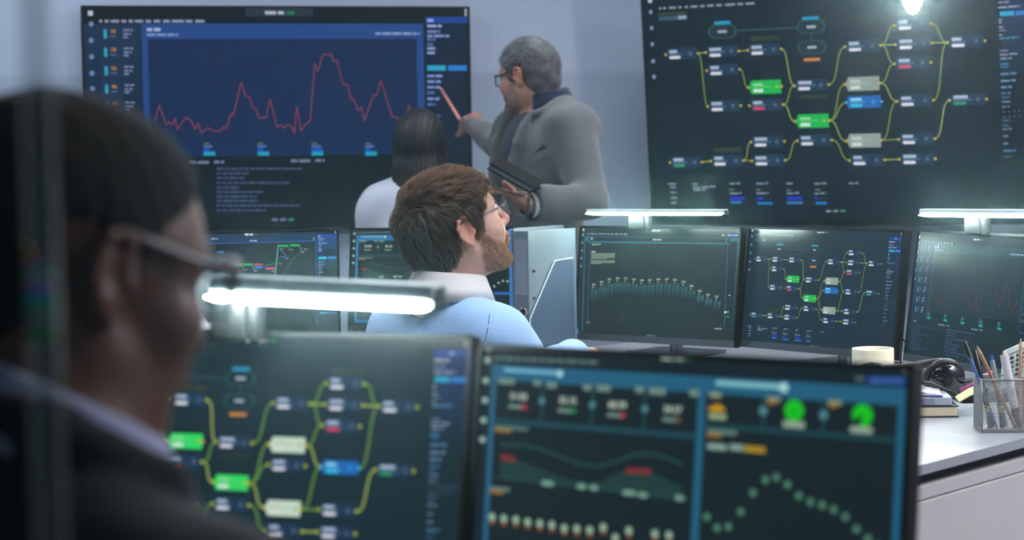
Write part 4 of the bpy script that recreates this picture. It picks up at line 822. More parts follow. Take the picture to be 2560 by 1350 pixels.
def office_chair(label, x, y, yaw, zs):
    t = thing('office_chair', label, 'chair', (x, y, 0), yaw, 'office chairs'); fab = cloth('chair_fabric', '24282e')
    MB().rbox((0, 0, zs - .035), (.46, .44, .07), .03, 3).build('seat', fab, t, 'auto'); MB().rbox((0, -.27, zs + .22), (.42, .05, .3), .024, 3).build('backrest', fab, t, 'auto')
    MB().tube([(0, -.18, zs - .07), (0, -.29, zs - .04), (0, -.31, zs + .2)], .018, 8).build('back_support', black_plastic, t, True); MB().lathe([(.03, .08), (.03, .2), (.02, .2), (.02, zs - .07)], 16).build('gas_lift', steel, t, 'auto')
    for i in range(5):
        a = 2 * math.pi * i / 5; lg = MB().tube([(0, 0, .10), (.27 * math.cos(a), .27 * math.sin(a), .075)], [.022, .014], 8).build('leg', black_plastic, t, True)
        MB().lathe([(.0, -.012), (.026, -.01), (.026, .01), (.0, .012)], 14, M=np.array([[1, 0, 0], [0, 0, 1], [0, 1, 0.]]), o=A3(.27 * math.cos(a), .27 * math.sin(a), .0265)).build('caster', black_plastic, lg, 'auto')
navy = cloth('navy_wool', '121622', 500, .15, sheen=.1); blue_knit = cloth('blue_knit', 'a2c6f0', 420, .10, .7); white_cotton = cloth('white_cotton', 'e4dfe0', 700, .03, .2, .8, .1); grey_check = cloth('grey_checked_wool', '57585c', 420, .1, .4, check=30)
dark_trouser = cloth('dark_trousers', '23262c', 400, .12); dark_blue_cotton = cloth('dark_blue_cotton', '101a38', 600, .1); light_shirt = cloth('pale_blue_shirt', 'a9b0d4', 650, .05, .2); shoe_leather = mat('black_shoe_leather', '141414', .35)
def Fr(S, n): return S.fr[n]
# ================================================================ man in the blue sweater (in focus)
def man_sweater():
    o = at(1140, 577, 4.4); Hm = facing(64, 21, 3); nb = at(1122, 752, 4.40); T = facing(43, 4); Lt = .56; pel = nb - T[:, 2] * Lt; base = A3(pel[0], pel[1], 0)
    rt, fw_, up_ = T.T; sk = skin_material('fair_skin'); w = .96
    shR = nb + rt * .150 - up_ * .085; shL = nb - rt * .155 - up_ * .085; elR = at(1338, 950, 4.40); wrR = at(1436, 893, 4.74); elL = nb - rt * .24 + fw_ * .1 - up_ * .34; wrL = elL + fw_ * .22 + rt * .12 - up_ * .02
    hip = {s: pel + rt * .095 * s for s in (-1, 1)}; knee = {s: A3(*(hip[s] + fw_ * .42 + rt * .03 * s)[:2], .47) for s in (-1, 1)}; ank = {s: A3(*(knee[s] + fw_ * .02)[:2], .09) for s in (-1, 1)}
    def body(g, sl=0):
        S = Sculpt(); S.frame('t', pel, T); torso_ops(S, 't', Lt, g, w, (.515, .036, .455, .046)); limb(S, shR, elR, wrR, (.050, .043, .033), g, .05); limb(S, shL, elL, wrL, (.054, .045, .033), g, .05); return S
    # skin: fine head and neck, coarse body below, one mesh
    S = Sculpt(); S.frame('h', o, Hm, 1.03); head_ops(S, 'h', 1.02); nk0 = o + Hm @ A3(0, -.028, -.055); S.c(nk0, nb + up_ * .015 - fw_ * .005, .054, .059, .035)
    S.c(o + Hm @ A3(.03, -.035, -.04), nb + fw_ * .03 + rt * .015, .016, .014, .03)                   # neck muscle behind the ear
    v1, f1 = S.mesh(o - .17 - A3(0, 0, .07), o + .17, .0021); keep = v1[f1].mean(1) @ up_ > (nb @ up_ - .012); f1 = f1[keep]
    B = body(0); 
    for s, el, wr in ((1, elR, wrR), (-1, elL, wrL)):
        d = (wr - el) / np.linalg.norm(wr - el); B.frame('hd%d' % s, wr + d * .02, frame(np.cross(d, A3(0, 0, 1)) if 1 else 0, d)); hand_ops(B, 'hd%d' % s, -s, (.3, .4, .3))
    for s in (-1, 1): B.c(hip[s], knee[s], .085, .06, .05); B.c(knee[s], ank[s], .058, .04, .03)
    v2, f2 = B.mesh(np.minimum(pel - .5, A3(9, 9, .05)) * A3(1, 1, 0) + A3(0, 0, .05), pel + A3(.85, .95, .62), .0085)
    fr = Fr(S, 'h'); c1 = tone(v1, fr, 'd3a794', 'b0685c', ('7d6455', .45), .45); c2 = np.tile(np.array(lin('cfa390')), (len(v2), 1))
    p = link_mesh('person', np.concatenate([v1, v2]), np.concatenate([f1, f2 + len(v1)]), sk, None, base, np.concatenate([c1, c2])); tag(p, 'bearded man with brown hair and glasses in blue sweater, seated, looking up', 'person')
    # sweater
    C = body(.013); C.noise = [folds(.005, 30, 3)]
    nc = nb + up_ * .012; C.frame('n', nc, T); C.c((0, -.004, -.02), (0, .012, .12), .082, .115, .012, 'n', op=-1)
    dR = (wrR - elR) / np.linalg.norm(wrR - elR); C.fnop(lambda P: (P - wrR) @ dR - .005, .008, 'w', 2)
    v, f = C.mesh(pel - A3(.34, .34, .2), pel + A3(.72, .62, .66), .0055); sw = link_mesh('sweater', v, f, blue_knit, p, base)
    U2 = Sculpt(); U2.frame('t', pel, T); torso_ops(U2, 't', Lt, .005, w, (.515, .036, .455, .046)); v, f = U2.mesh(pel - .3, pel + A3(.3, .3, .66), .009); link_mesh('shirt', v, f, white_cotton, p, base)
    def hit(px, py, a=3.9, b=4.8):
        r_ = ray(px, py); ts = np.linspace(a, b, 400); dd = C.ev(EYE + ts[:, None] * r_); i = np.argmax(dd < 0); return EYE + r_ * (ts[i] - .0004)
    MB().tube([hit(1224 - 16 * ((q - 780) / 90) ** 1.6, q) - base for q in range(784, 880, 8)], .0013, 6).build('shoulder_seam', cloth('dark_blue_seam', '54749f', 400), sw, True)
    rib = []
    for i in range(41):
        a = 2 * math.pi * i / 40; rib.append(nc + T @ A3(.083 * math.sin(a), -.012 - .085 * math.cos(a), .003 - .022 * (1 - math.cos(a)) / 2 - .004 * abs(math.sin(a))) - base)
    MB().tube(rib, .0085, 8).build('ribbed_neckline', blue_knit, sw, True)
    tf = (nb, T, 1.); collar('shirt_collar', tf, white_cotton, p, base, (0, .0, .024), .070, .078, .052, .034, .020, 20, .045, .15)
    # trousers, shoes
    Q = Sculpt(); Q.frame('t', pel, T); Q.e((0, 0, .0), (.175, .128, .13), 0, 't')
    for s in (-1, 1): Q.c(hip[s], knee[s], .095, .07, .05); Q.c(knee[s], ank[s], .068, .055, .03)
    v, f = Q.mesh(pel * A3(1, 1, 0) + A3(-.3, -.3, .03), pel + A3(.6, .75, .2), .01); link_mesh('trousers', v, f, dark_trouser, p, base)
    shoes('shoe', [(ank[s] * A3(1, 1, 0) + fw_ * A3(1, 1, 0) * .17, ank[s] * A3(1, 1, 0) - fw_ * A3(1, 1, 0) * .04) for s in (-1, 1)], p, base, shoe_leather)
    # hair
    K = Sculpt(); K.frame('h', o, Hm, 1.03); cap_ops(K, 'h', (.010, .014, .012)); K.noise = [folds(.0032, 95, 5)]; v, f = K.mesh(o - .17, o + .17, .003)
    hair = link_mesh('hair', v, f, mat('brown_hair_base', '2c221c', .6, var=.3, scale=200), p, base)
    def comb(q):
        W = A3(.028, -.088, .088); t = q - W; t /= np.linalg.norm(t, axis=1)[:, None] + .02; side = np.clip((.075 - q[:, 2]) / .06, 0, 1)[:, None]; top = np.clip((q[:, 2] - .08) / .03, 0, 1)[:, None]
        return t + side * A3(0, .10, -1.1) + top * A3(.22, .55, 0)
    def length(q): return np.interp(q[:, 2], [-.09, -.04, .03, .09], [.012, .022, .032, .05])
    g_ = np.random.default_rng(3); gd = grow(K, 'h', sample(v, f, 1500), comb, length, 8, .62, .011, .30); r0 = sample(v, f, 30000)
    strands('hair_strands', clump(gd, r0, .75), .00016, hair_mat('brown_hair', .74, .16, .38), hair, base)
    # beard and eyebrows
    bw = beard_w((v1[f1].mean(1) - o) @ Hm / 1.03); r0 = sample(v1, f1, 9000, bw); Sb = S
    pts = grow(Sb, 'h', r0, lambda q: np.tile(A3(0, .25, -1), (len(q), 1)), lambda q: np.full(len(q), .0095), 4, .55, .006, .35); strands('beard', pts, .00009, hair_mat('beard_hair', .66, .6, .3), p, base)
    q1 = (v1[f1].mean(1) - o) @ Hm / 1.03; eb = np.exp(-((np.abs(q1[:, 0]) - .034) / .014) ** 2 - ((q1[:, 2] - .034) / .004) ** 2) * (q1[:, 1] > .05); r0 = sample(v1, f1, 700, eb + 1e-9 * 0)
    strands('eyebrows', grow(Sb, 'h', r0, lambda q: np.stack([np.sign(q[:, 0]), 0 * q[:, 0], .25 + 0 * q[:, 0]], 1), lambda q: np.full(len(q), .009), 4, .3, .003), .0001, hair_mat('brow_hair', .55, .6), p, base)
    glasses(fr, p, base, mat('steel_wire', '6a6a72', .25, .9), LENS, .0009, (.0013, .0021), .023, .0165, .117, .006)
    office_chair('black office chair under the man in the blue sweater', *(pel - fw_ * .0)[:2], R(-43), pel[2] - .115)
man_sweater()
# ================================================================ standing man in the grey jacket
def man_jacket():
    o = at(1322, 195, 6.5); Hm = facing(-53, -7); nb = at(1364, 272, 6.5); T = facing(-122, 6); Lt = .53; pel = nb - T[:, 2] * Lt; base = A3(pel[0], pel[1], 0); rt, fw_, up_ = T.T
    sk = skin_material('ruddy_skin'); shL = nb - rt * .178 - up_ * .08; shR = nb + rt * .172 - up_ * .085; elL = at(1470, 500, 6.22); wrL = at(1334, 512, 6.1); elR = at(1247, 360, 6.88); wrR = at(1182, 311, 7.08)
    hip = {s: pel + rt * .09 * s for s in (-1, 1)}; z0 = pel[2]; knee = {s: A3(*(hip[s] + rt * .03 * s)[:2], z0 * .54) for s in (-1, 1)}; ank = {s: A3(*(hip[s] + rt * .04 * s)[:2], .09) for s in (-1, 1)}
    def body(g):
        S = Sculpt(); S.frame('t', pel, T); torso_ops(S, 't', Lt, g); limb(S, shL, elL, wrL, (.056, .044, .032), g, .05); limb(S, shR, elR, wrR, (.056, .044, .032), g, .05); return S
    S = body(0); S.frame('h', o, Hm, .95); head_ops(S, 'h'); S.c(o + Hm @ A3(0, -.025, -.055), nb - fw_ * .01, .053, .058, .035)
    dR = (wrR - elR) / np.linalg.norm(wrR - elR); S.frame('hr', wrR + dR * .02, frame(A3(.1, .55, .9), at(1148, 268, 7.2) - wrR)); hand_ops(S, 'hr', 1, curls=[(.75, .9, .5), (1.0, 1.2, .8), (1.2, 1.3, .8), (1.3, 1.3, .8)], thumb=(.25, .8, -.5))
    dL = at(1262, 482, 6.1) - wrL; S.frame('hl', wrL + dL / np.linalg.norm(dL) * .02, frame(A3(-.25, .95, .1), dL)); hand_ops(S, 'hl', 1, (.12, .25, .2), thumb=(.5, .6, .5))
    for s in (-1, 1): S.c(hip[s], knee[s], .085, .058, .05); S.c(knee[s], ank[s], .056, .04, .03)
    v, f = S.mesh(A3(pel[0] - .42, pel[1] - .62, .05), A3(pel[0] + .34, pel[1] + .65, o[2] + .15), .0042); fr = Fr(S, 'h')
    col = tone(v, fr, 'b98a78', '9a5f56', ('6e6a68', .5), .35); p = link_mesh('person', v, f, sk, None, base, col)
    tag(p, 'grey-haired man in grey checked jacket, standing, pointing a pink marker at the wall display', 'person')
    K = Sculpt(); K.frame('h', o, Hm, .95); cap_ops(K, 'h', (.007, .010, .015)); K.noise = [folds(.003, 110, 8)]; v, f = K.mesh(o - .17, o + .17, .004); hair = link_mesh('hair', v, f, mat('grey_hair', '3c3d40', .7, var=.55, scale=70, bump=.6), p, base)
    comb = lambda q: np.stack([.1 + 0 * q[:, 0], .5 - 1.2 * np.clip((.06 - q[:, 2]) / .06, 0, 1), -.2 - .8 * np.clip((.06 - q[:, 2]) / .06, 0, 1)], 1)
    strands('hair_strands', grow(K, 'h', sample(v, f, 5000), comb, lambda q: np.interp(q[:, 2], [-.08, .05, .1], [.012, .018, .032]), 5, .6, .008, .25), .00022, hair_mat('grey_strands', col='77787c', rnd=.6), hair, base)
    Bd = Sculpt(); Bd.frame('h', o, Hm, .95); Bd.e((0, .076, -.094), (.036, .033, .036), 0, 'h'); Bd.c((.0, .098, -.045), (.026, .09, -.06), .006, .007, .01, 'h', mir=True); Bd.e((0, .103, -.0556), (.02, .02, .0075), .006, 'h', op=-1); Bd.noise = [folds(.0015, 200, 2)]
    v, f = Bd.mesh(o - .17, o + .17, .004); link_mesh('beard', v, f, mat('grey_beard', '57534f', .8, var=.5, scale=150, bump=.6), p, base)
    glasses(fr, p, base, mat('dark_frame', '15171c', .35), LENS, .0022, (.002, .0028), .025, .019, .110, .006)
    # dark shirt showing in the open jacket
    C = Sculpt(); C.frame('t', pel, T); torso_ops(C, 't', Lt, .008); C.fnop(lambda P: P[:, 2] - .548, .01, 't', 2); v, f = C.mesh(pel - .3, pel + A3(.3, .3, .6), .008); link_mesh('shirt', v, f, dark_blue_cotton, p, base)
    collar('shirt_collar', (nb, T, 1.), dark_blue_cotton, p, base, (0, -.004, .022), .066, .074, .056, .045, .014, 30, .03, .2)
    J = Sculpt(); J.frame('t', pel, T); torso_ops(J, 't', Lt, .020); J.noise = [folds(.009, 24, 11)]
    J.e((0, .0, -.05), (.19, .145, .17), .05, 't')
    def wedge(P):
        wd = np.interp(P[:, 2], [-.3, .1, .45, .56], [.035, .020, .056, .075]); return np.maximum(np.maximum(np.abs(P[:, 0] + .0) - wd, .03 - P[:, 1]), -.3 - P[:, 2])
    J.path([(.075, .105, .50), (.066, .142, .40), (.036, .150, .22), (.030, .145, .10)], [.016, .022, .020, .010], .006, 't', mir=True); J.path([(.0, -.062, .545), (.05, -.045, .55), (.082, .02, .535), (.078, .09, .505)], [.016, .016, .016, .018], .012, 't', mir=True)
    J.fnop(wedge, .004, 't', -1); limb(J, shL, elL, wrL, (.060, .050, .040), .012, .05); limb(J, shR, elR, wrR, (.058, .040, .030), .008, .05); J.c(nb + up_ * .0 - fw_ * .005, nb + up_ * .2, .074, .085, .006, op=-1)
    J.fnop(lambda P: (P - wrR) @ dR - .004, .006, 'w', 2); dl = (wrL - elL) / np.linalg.norm(wrL - elL); J.fnop(lambda P: np.where(np.linalg.norm(P - wrL, axis=1) < .22, (P - wrL) @ dl - .006, -1), .004, 'w', 2)
    v, f = J.mesh(A3(pel[0] - .36, pel[1] - .58, pel[2] - .26), A3(pel[0] + .34, pel[1] + .6, nb[2] + .12), .0055); jk = link_mesh('jacket', v, f, grey_check, p, base)
    a, b, c_ = at(1331, 386, 6.28), at(1368, 371, 6.26), at(1358, 360, 6.27)
    MB().add([q - base + k for k in (0, A3(*(-FW * .012))) for q in (a, b, c_)], [(0, 1, 2), (5, 4, 3), (0, 3, 4, 1), (1, 4, 5, 2), (2, 5, 3, 0)]).build('pocket_square', dark_blue_cotton, jk)
    cuffm = cloth('pale_cuff', 'aab2bc', 600, .04)
    for wr, el, nm in ((wrL, elL, 'shirt_cuff'),):
        d = (wr - el) / np.linalg.norm(wr - el); MB().tube([wr - d * .03 - base, wr + d * .020 - base], .040, 16, cap=False).build(nm, cuffm, p, True)
    for wr, el, off in ((wrR, elR, .020), (wrL, elL, .034)):
        d = (wr - el) / np.linalg.norm(wr - el); x = np.cross(d, A3(0, 0, 1)); x /= np.linalg.norm(x); y = np.cross(d, x); ring = [wr + d * off + (x * math.cos(2 * math.pi * i / 20) + y * math.sin(2 * math.pi * i / 20)) * .031 - base for i in range(21)]
        wt = MB().tube(ring, .0045, 8).build('wristwatch', steel, p, True)
    Q = Sculpt()
    Q.frame('t', pel, T); Q.e((0, 0, -.02), (.17, .122, .13), 0, 't')
    for s in (-1, 1): Q.c(hip[s], knee[s], .094, .072, .05); Q.c(knee[s], ank[s] - A3(0, 0, .02), .07, .06, .03)
    v, f = Q.mesh(A3(pel[0] - .3, pel[1] - .3, .03), pel + A3(.3, .3, .15), .01); link_mesh('trousers', v, f, dark_trouser, p, base)
    g = fw_ * A3(1, 1, 0); shoes('shoe', [(ank[s] * A3(1, 1, 0) + g * .17, ank[s] * A3(1, 1, 0) - g * .04) for s in (-1, 1)], p, base, shoe_leather)
    # things he holds
    h0, h1 = at(1150, 300, 7.14), at(1099, 217, 7.33); mk = thing('marker_pen', 'pink marker held by the standing man, touching the wall display', 'pen', h0); d = h1 - h0
    MB().tube([A3(0, 0, 0), d * .9], .0062, 12).build('barrel', mat('pink_plastic', 'd98a80', .4), mk, True); MB().tube([d * .9, d * .93, d], [.0062, .0045, .002], 12).build('tip', mat('pink_tip', 'e0a79c', .5), mk, True)
    A_, B_, D_ = at(1246, 409, 6.10), at(1353, 469, 6.08), at(1222, 424, 5.96); ex = B_ - A_; ey = D_ - A_; Lx = np.linalg.norm(ex); M_ = frame(ex, ey); Ly = np.linalg.norm(ey)
    bk = thing('notebook', 'black hardcover notebook resting on the standing man\'s forearm hand', 'notebook', A_, Matrix(M_.tolist()).to_euler()); 
    MB().rbox((Lx/2, Ly/2, .0), (Lx, Ly, .003), .001).build('cover', mat('matte_black_cover', '0a0c0f', .7, spec=.2), bk); MB().rbox((Lx/2, Ly/2, -.019), (Lx, Ly, .003), .001).build('cover', mat('matte_black_cover', '0a0c0f', .7, spec=.2), bk); MB().box((Lx/2 - .002, Ly/2 - .002, -.0095), (Lx - .008, Ly - .008, .0145)).build('pages', mat('dark_page_edge', '50545a', .8), bk)
man_jacket()
# ================================================================ woman with long dark hair
def woman():
    o = at(1052, 366, 6.68); Hm = facing(8, 3); T = facing(14, 2); nb = at(1050, 476, 6.66); Lt = .48; pel = nb - T[:, 2] * Lt; base = A3(pel[0], pel[1], 0); rt, fw_, up_ = T.T
    sk = skin_material('olive_skin'); sh = {s: nb + rt * .155 * s - up_ * .075 for s in (-1, 1)}; el = {s: sh[s] + rt * .035 * s - up_ * .26 + fw_ * .02 for s in (-1, 1)}; wr = {s: el[s] + fw_ * .2 + up_ * .06 - rt * .05 * s for s in (-1, 1)}
    hip = {s: pel + rt * .085 * s for s in (-1, 1)}; knee = {s: A3(*(hip[s])[:2], pel[2] * .54) for s in (-1, 1)}; ank = {s: A3(*(hip[s])[:2], .09) for s in (-1, 1)}
    def body(g, w=.86):
        S = Sculpt(); S.frame('t', pel, T); torso_ops(S, 't', Lt, g, w)
        for s in (-1, 1): limb(S, sh[s], el[s], wr[s], (.046, .037, .027), g, .05)
        return S
    S = body(0); S.frame('h', o, Hm, .94); head_ops(S, 'h', .92, .95); S.c(o + Hm @ A3(0, -.025, -.05), nb, .046, .05, .03)
    for s in (-1, 1):
        d = (wr[s] - el[s]) / np.linalg.norm(wr[s] - el[s]); S.frame('hd%d' % s, wr[s] + d * .015, frame(np.cross(d, A3(0, 0, 1)), d)); hand_ops(S, 'hd%d' % s, -s, k=.8); S.c(hip[s], knee[s], .085, .055, .05); S.c(knee[s], ank[s], .052, .036, .03)
    v, f = S.mesh(A3(pel[0] - .32, pel[1] - .3, .05), A3(pel[0] + .32, pel[1] + .5, o[2] + .14), .006); p = link_mesh('person', v, f, sk, None, base, tone(v, Fr(S, 'h'), 'b98e78', '9a5f56'))
    tag(p, 'woman with long black hair and white blouse, standing with her back turned', 'person')
    K = Sculpt(); K.frame('h', o, Hm, .94); K.e((0, -.018, .034), (.088, .112, .104), 0, 'h'); K.e((0, -.052, -.05), (.082, .062, .12), .05, 'h'); K.e((.058, -.01, -.06), (.03, .05, .12), .03, 'h', mir=True); K.path([(0, -.075, -.10), (0, -.10, -.20), (0, -.098, -.30)], [.055, .05, .03], .05, 'h'); K.path([(.045, -.07, -.08), (.052, -.088, -.2), (.05, -.085, -.29)], [.045, .042, .022], .03, 'h', mir=True)
    K.e((0, .10, -.03), (.06, .075, .11), .02, 'h', op=-1)
    def streak(P): return .0008 * np.sin(((P - o) @ Hm)[:, 0] * 420 + 2 * np.sin(P[:, 2] * 20)) + .0007 * np.sin(((P - o) @ Hm)[:, 0] * 610 + 3 * np.sin(P[:, 2] * 13))
    K.noise = [streak]; v, f = K.mesh(o - A3(.2, .22, .38), o + .18, .0042); link_mesh('hair', v, f, mat('black_hair', '101014', .6, var=.35, scale=60, aniso=(1, 1, .08), bump=.5), p, base)
    C = body(.018); C.noise = [folds(.007, 24, 21)]; C.c(nb - up_ * .02, nb + up_ * .1, .062, .07, .01, op=-1); C.e((0, 0, -.02), (.16, .13, .12), .05, 't')
    v, f = C.mesh(A3(pel[0] - .32, pel[1] - .3, pel[2] - .16), A3(pel[0] + .32, pel[1] + .42, nb[2] + .09), .006); link_mesh('blouse', v, f, cloth('white_blouse', 'cdd3e2', 500, .03, .2), p, base)
    Q = Sculpt(); Q.frame('t', pel, T); Q.e((0, 0, -.02), (.16, .118, .12), 0, 't')
    for s in (-1, 1): Q.c(hip[s], knee[s], .093, .066, .05); Q.c(knee[s], ank[s] - A3(0, 0, .02), .064, .05, .03)
    v, f = Q.mesh(A3(pel[0] - .3, pel[1] - .3, .03), pel + A3(.3, .3, .12), .011); link_mesh('trousers', v, f, dark_trouser, p, base)
    g = fw_ * A3(1, 1, 0); shoes('shoe', [(ank[s] * A3(1, 1, 0) + g * .15, ank[s] * A3(1, 1, 0) - g * .03) for s in (-1, 1)], p, base, shoe_leather)
woman()
# ================================================================ man in navy, close to the camera
def man_navy():
    o = at(166, 695, 1.45); Hm = facing(47, -12); nb = at(128, 1150, 1.42); T = facing(39, -18, -10); Lt = .57; pel = nb - T[:, 2] * Lt; base = A3(pel[0], pel[1], 0); rt, fw_, up_ = T.T
    sk = skin_material('dark_brown_skin', .42); sh = {s: nb + rt * .205 * s - up_ * .066 for s in (-1, 1)}; el = {s: sh[s] + rt * .05 * s - A3(0, 0, .27) + fw_ * .08 for s in (-1, 1)}; wr = {s: el[s] + fw_ * .25 + up_ * .12 - rt * .05 * s for s in (-1, 1)}
    hip = {s: pel + rt * .095 * s for s in (-1, 1)}; knee = {s: A3(*(hip[s] + fw_ * .44)[:2], .53) for s in (-1, 1)}; ank = {s: A3(*(knee[s] + fw_ * .0)[:2], .09) for s in (-1, 1)}
    def body(g):
        S = Sculpt(); S.frame('t', pel, T); torso_ops(S, 't', Lt, g, 1.03, (.52, .037, .45, .05), .445)
        for s in (-1, 1): limb(S, sh[s], el[s], wr[s], (.058, .046, .033), g, .05)
        return S
    S = body(0); S.frame('h', o, Hm, 1.02); head_ops(S, 'h', 1.05, .95, 1.03); S.c(o + Hm @ A3(0, -.028, -.05), nb, .058, .062, .035)
    for s in (-1, 1):
        d = (wr[s] - el[s]) / np.linalg.norm(wr[s] - el[s]); S.frame('hd%d' % s, wr[s] + d * .02, frame(np.cross(d, A3(0, 0, 1)), d)); hand_ops(S, 'hd%d' % s, -s); S.c(hip[s], knee[s], .088, .062, .05); S.c(knee[s], ank[s], .058, .04, .03)
    v, f = S.mesh(A3(pel[0] - .36, pel[1] - .34, .05), A3(pel[0] + .6, pel[1] + .75, o[2] + .15), .0045)
    p = link_mesh('person', v, f, sk, None, base, tone(v, Fr(S, 'h'), '6f4838', '6a3f36')); tag(p, 'man in navy jacket with cropped black hair and dark glasses, close in the left foreground', 'person')
    K = Sculpt(); K.frame('h', o, Hm, 1.02); cap_ops(K, 'h', (.0035, .006, .008), -.020); K.noise = [folds(.0012, 260, 4)]; v, f = K.mesh(o - .17, o + .17, .0035); link_mesh('hair', v, f, mat('cropped_black_hair', '0f0c0a', .9, var=.3, scale=300, bump=.6), p, base)
    glasses(Fr(S, 'h'), p, base, mat('dark_grey_acetate', '5c5254', .35, coat=.3), LENS, .0022, (.0035, .0042), .029, .020, .112, .010, True, .0042)
    C = Sculpt(); C.frame('t', pel, T); torso_ops(C, 't', Lt, .006, 1.03, (.52, .037, .45, .05), .445); v, f = C.mesh(pel - .3, pel + A3(.35, .35, .65), .009); link_mesh('shirt', v, f, light_shirt, p, base)
    collar('shirt_collar', (nb, T, 1.), light_shirt, p, base, (0, -.004, .014), .068, .074, .044, .028, .014, 22, .03, .1)
    J = body(.020); J.noise = [folds(.004, 24, 31)]; J.e((0, 0, -.05), (.19, .145, .16), .05, 't'); J.path([(0, -.098, .596), (.075, -.068, .600), (.112, .01, .582), (.098, .098, .53), (.06, .145, .40)], [.015, .016, .017, .018, .018], .012, 't', mir=True)
    J.c(nb - up_ * .01, nb + up_ * .2, .084, .104, .006, op=-1)
    def wedge(P): wd = np.interp(P[:, 2], [.0, .25, .56], [.0, .01, .08]); return np.maximum(np.abs(P[:, 0]) - wd, .03 - P[:, 1])
    J.fnop(wedge, .004, 't', -1); v, f = J.mesh(A3(pel[0] - .36, pel[1] - .36, pel[2] - .22), A3(pel[0] + .5, pel[1] + .5, nb[2] + .12), .006); link_mesh('jacket', v, f, navy, p, base)
    Q = Sculpt(); Q.frame('t', pel, T); Q.e((0, 0, 0), (.175, .128, .13), 0, 't')
    for s in (-1, 1): Q.c(hip[s], knee[s], .097, .07, .05); Q.c(knee[s], ank[s], .068, .055, .03)
    v, f = Q.mesh(A3(pel[0] - .3, pel[1] - .3, .03), pel + A3(.6, .7, .2), .012); link_mesh('trousers', v, f, dark_trouser, p, base)
    g = fw_ * A3(1, 1, 0); shoes('shoe', [(ank[s] * A3(1, 1, 0) + g * .17, ank[s] * A3(1, 1, 0) - g * .04) for s in (-1, 1)], p, base, shoe_leather)
    office_chair('black office chair under the man in the navy jacket', *pel[:2], R(-38), pel[2] - .115)
man_navy()
# ---------------------------------------------------------------- binder in its acrylic holder
Eb = A3(.55, .835, 0); Sb_ = A3(.835, -.55, 0); Ob = at(1322, 700, 5.33); Ob = A3(Ob[0], Ob[1], DZ + .006); Mb = np.stack([Sb_, Eb, A3(0, 0, 1)], 1); eul = Matrix(Mb.tolist()).to_euler()
card = mat('grey_binder_card', '656e79', .42, var=.04, scale=25, bump=.1); card2 = mat('grey_spine_label', '7a818d', .4, var=.02); chrome = mat('chrome', 'c9cbc8', .18, 1.)
bd = thing('ring_binder', 'grey lever arch binder with a finger hole, standing in the clear acrylic holder', 'binder', Ob, eul)
H_ = .352
MB().rbox((-.025, .0015, H_/2), (.05, .003, H_), .001).build('spine', card, bd)
for x, y1, dz in ((-.0015, .24, 0), (-.0485, .255, .008)): MB().rbox((x, y1 / 2 + .002, (H_ + dz) / 2), (.003, y1, H_ + dz), .001).build('cover', card, bd)
MB().box((-.025, .12, H_/2 - .01), (.04, .21, H_ - .03)).build('paper_block', mat('paper_block', 'cfd3d8', .8), bd)
rg = MB().tube([(-.02 + .0115 * math.cos(a), -.001, .135 + .0115 * math.sin(a)) for a in np.linspace(0, 2 * math.pi, 25)], .0018, 8); rg.build('finger_ring', chrome, bd, True)
MB().lathe([(0, 0), (.0105, 0), (.0105, .0012), (0, .0012)], 24, M=np.array([[1, 0, 0], [0, 0, -1], [0, 1, 0.]]), o=A3(-.02, 0, .135)).build('finger_hole', mat('hole_dark', '20262a', .8), bd)
MB().rbox((-.024, -.0006, .255), (.038, .0012, .15), .0005).build('label_pocket', card2, bd)
for z in (.245, .172): MB().rbox((.0008, .024, z), (.002, .014, .008), .0008).rbox((.0016, .027, z + .001), (.002, .006, .004), .0006).build('rivet', chrome, bd)
bf = thing('folder', 'thin blue folder beside the grey lever arch binder', 'folder', Ob, eul); MB().rbox((-.0585, .115, H_/2 + .004), (.011, .23, H_ + .004), .003).build('cover', mat('blue_card', '4f86c8', .5), bf)
acry = thin_glass('clear_acrylic', (.86, .89, .95), .12); acry_edge = mat('acrylic_edge', 'd6e2ea', .25, spec=.8)
ho = thing('magazine_holder', 'clear acrylic magazine holder with sloping sides around the grey binder', 'holder', Ob - A3(0, 0, .005), eul)
for x in (.006, -.071):
    poly2 = [(-.006, 0), (-.006, .125), (.122, .272), (.215, .276), (.222, 0)]
    sd = MB().add([(x + s, y, z) for s in (-.0012, .0012) for y, z in poly2], [(0, 1, 2, 3, 4), (9, 8, 7, 6, 5)]).build('side_panel', acry, ho)
    MB().tube([(x, y, z) for y, z in poly2[:4]], .0014, 6).build('polished_edge', acry_edge, sd)
MB().box((-.0325, .108, .0015), (.079, .228, .003)).build('floor_panel', acry, ho); MB().box((-.0325, .2215, .135), (.079, .0024, .27)).build('back_panel', acry, ho)
d = D['M1']; bl = thing('sticky_note', 'blue sticky note on the lower left corner of the bar chart monitor', 'note', d.world(-d.W/2 + .003, -.0045, -d.H/2 + .022), d.rot()); MB().box((0, 0, 0), (.034, .0008, .013)).build('sheet', mat('blue_paper', '2f8fd0', .7), bl)
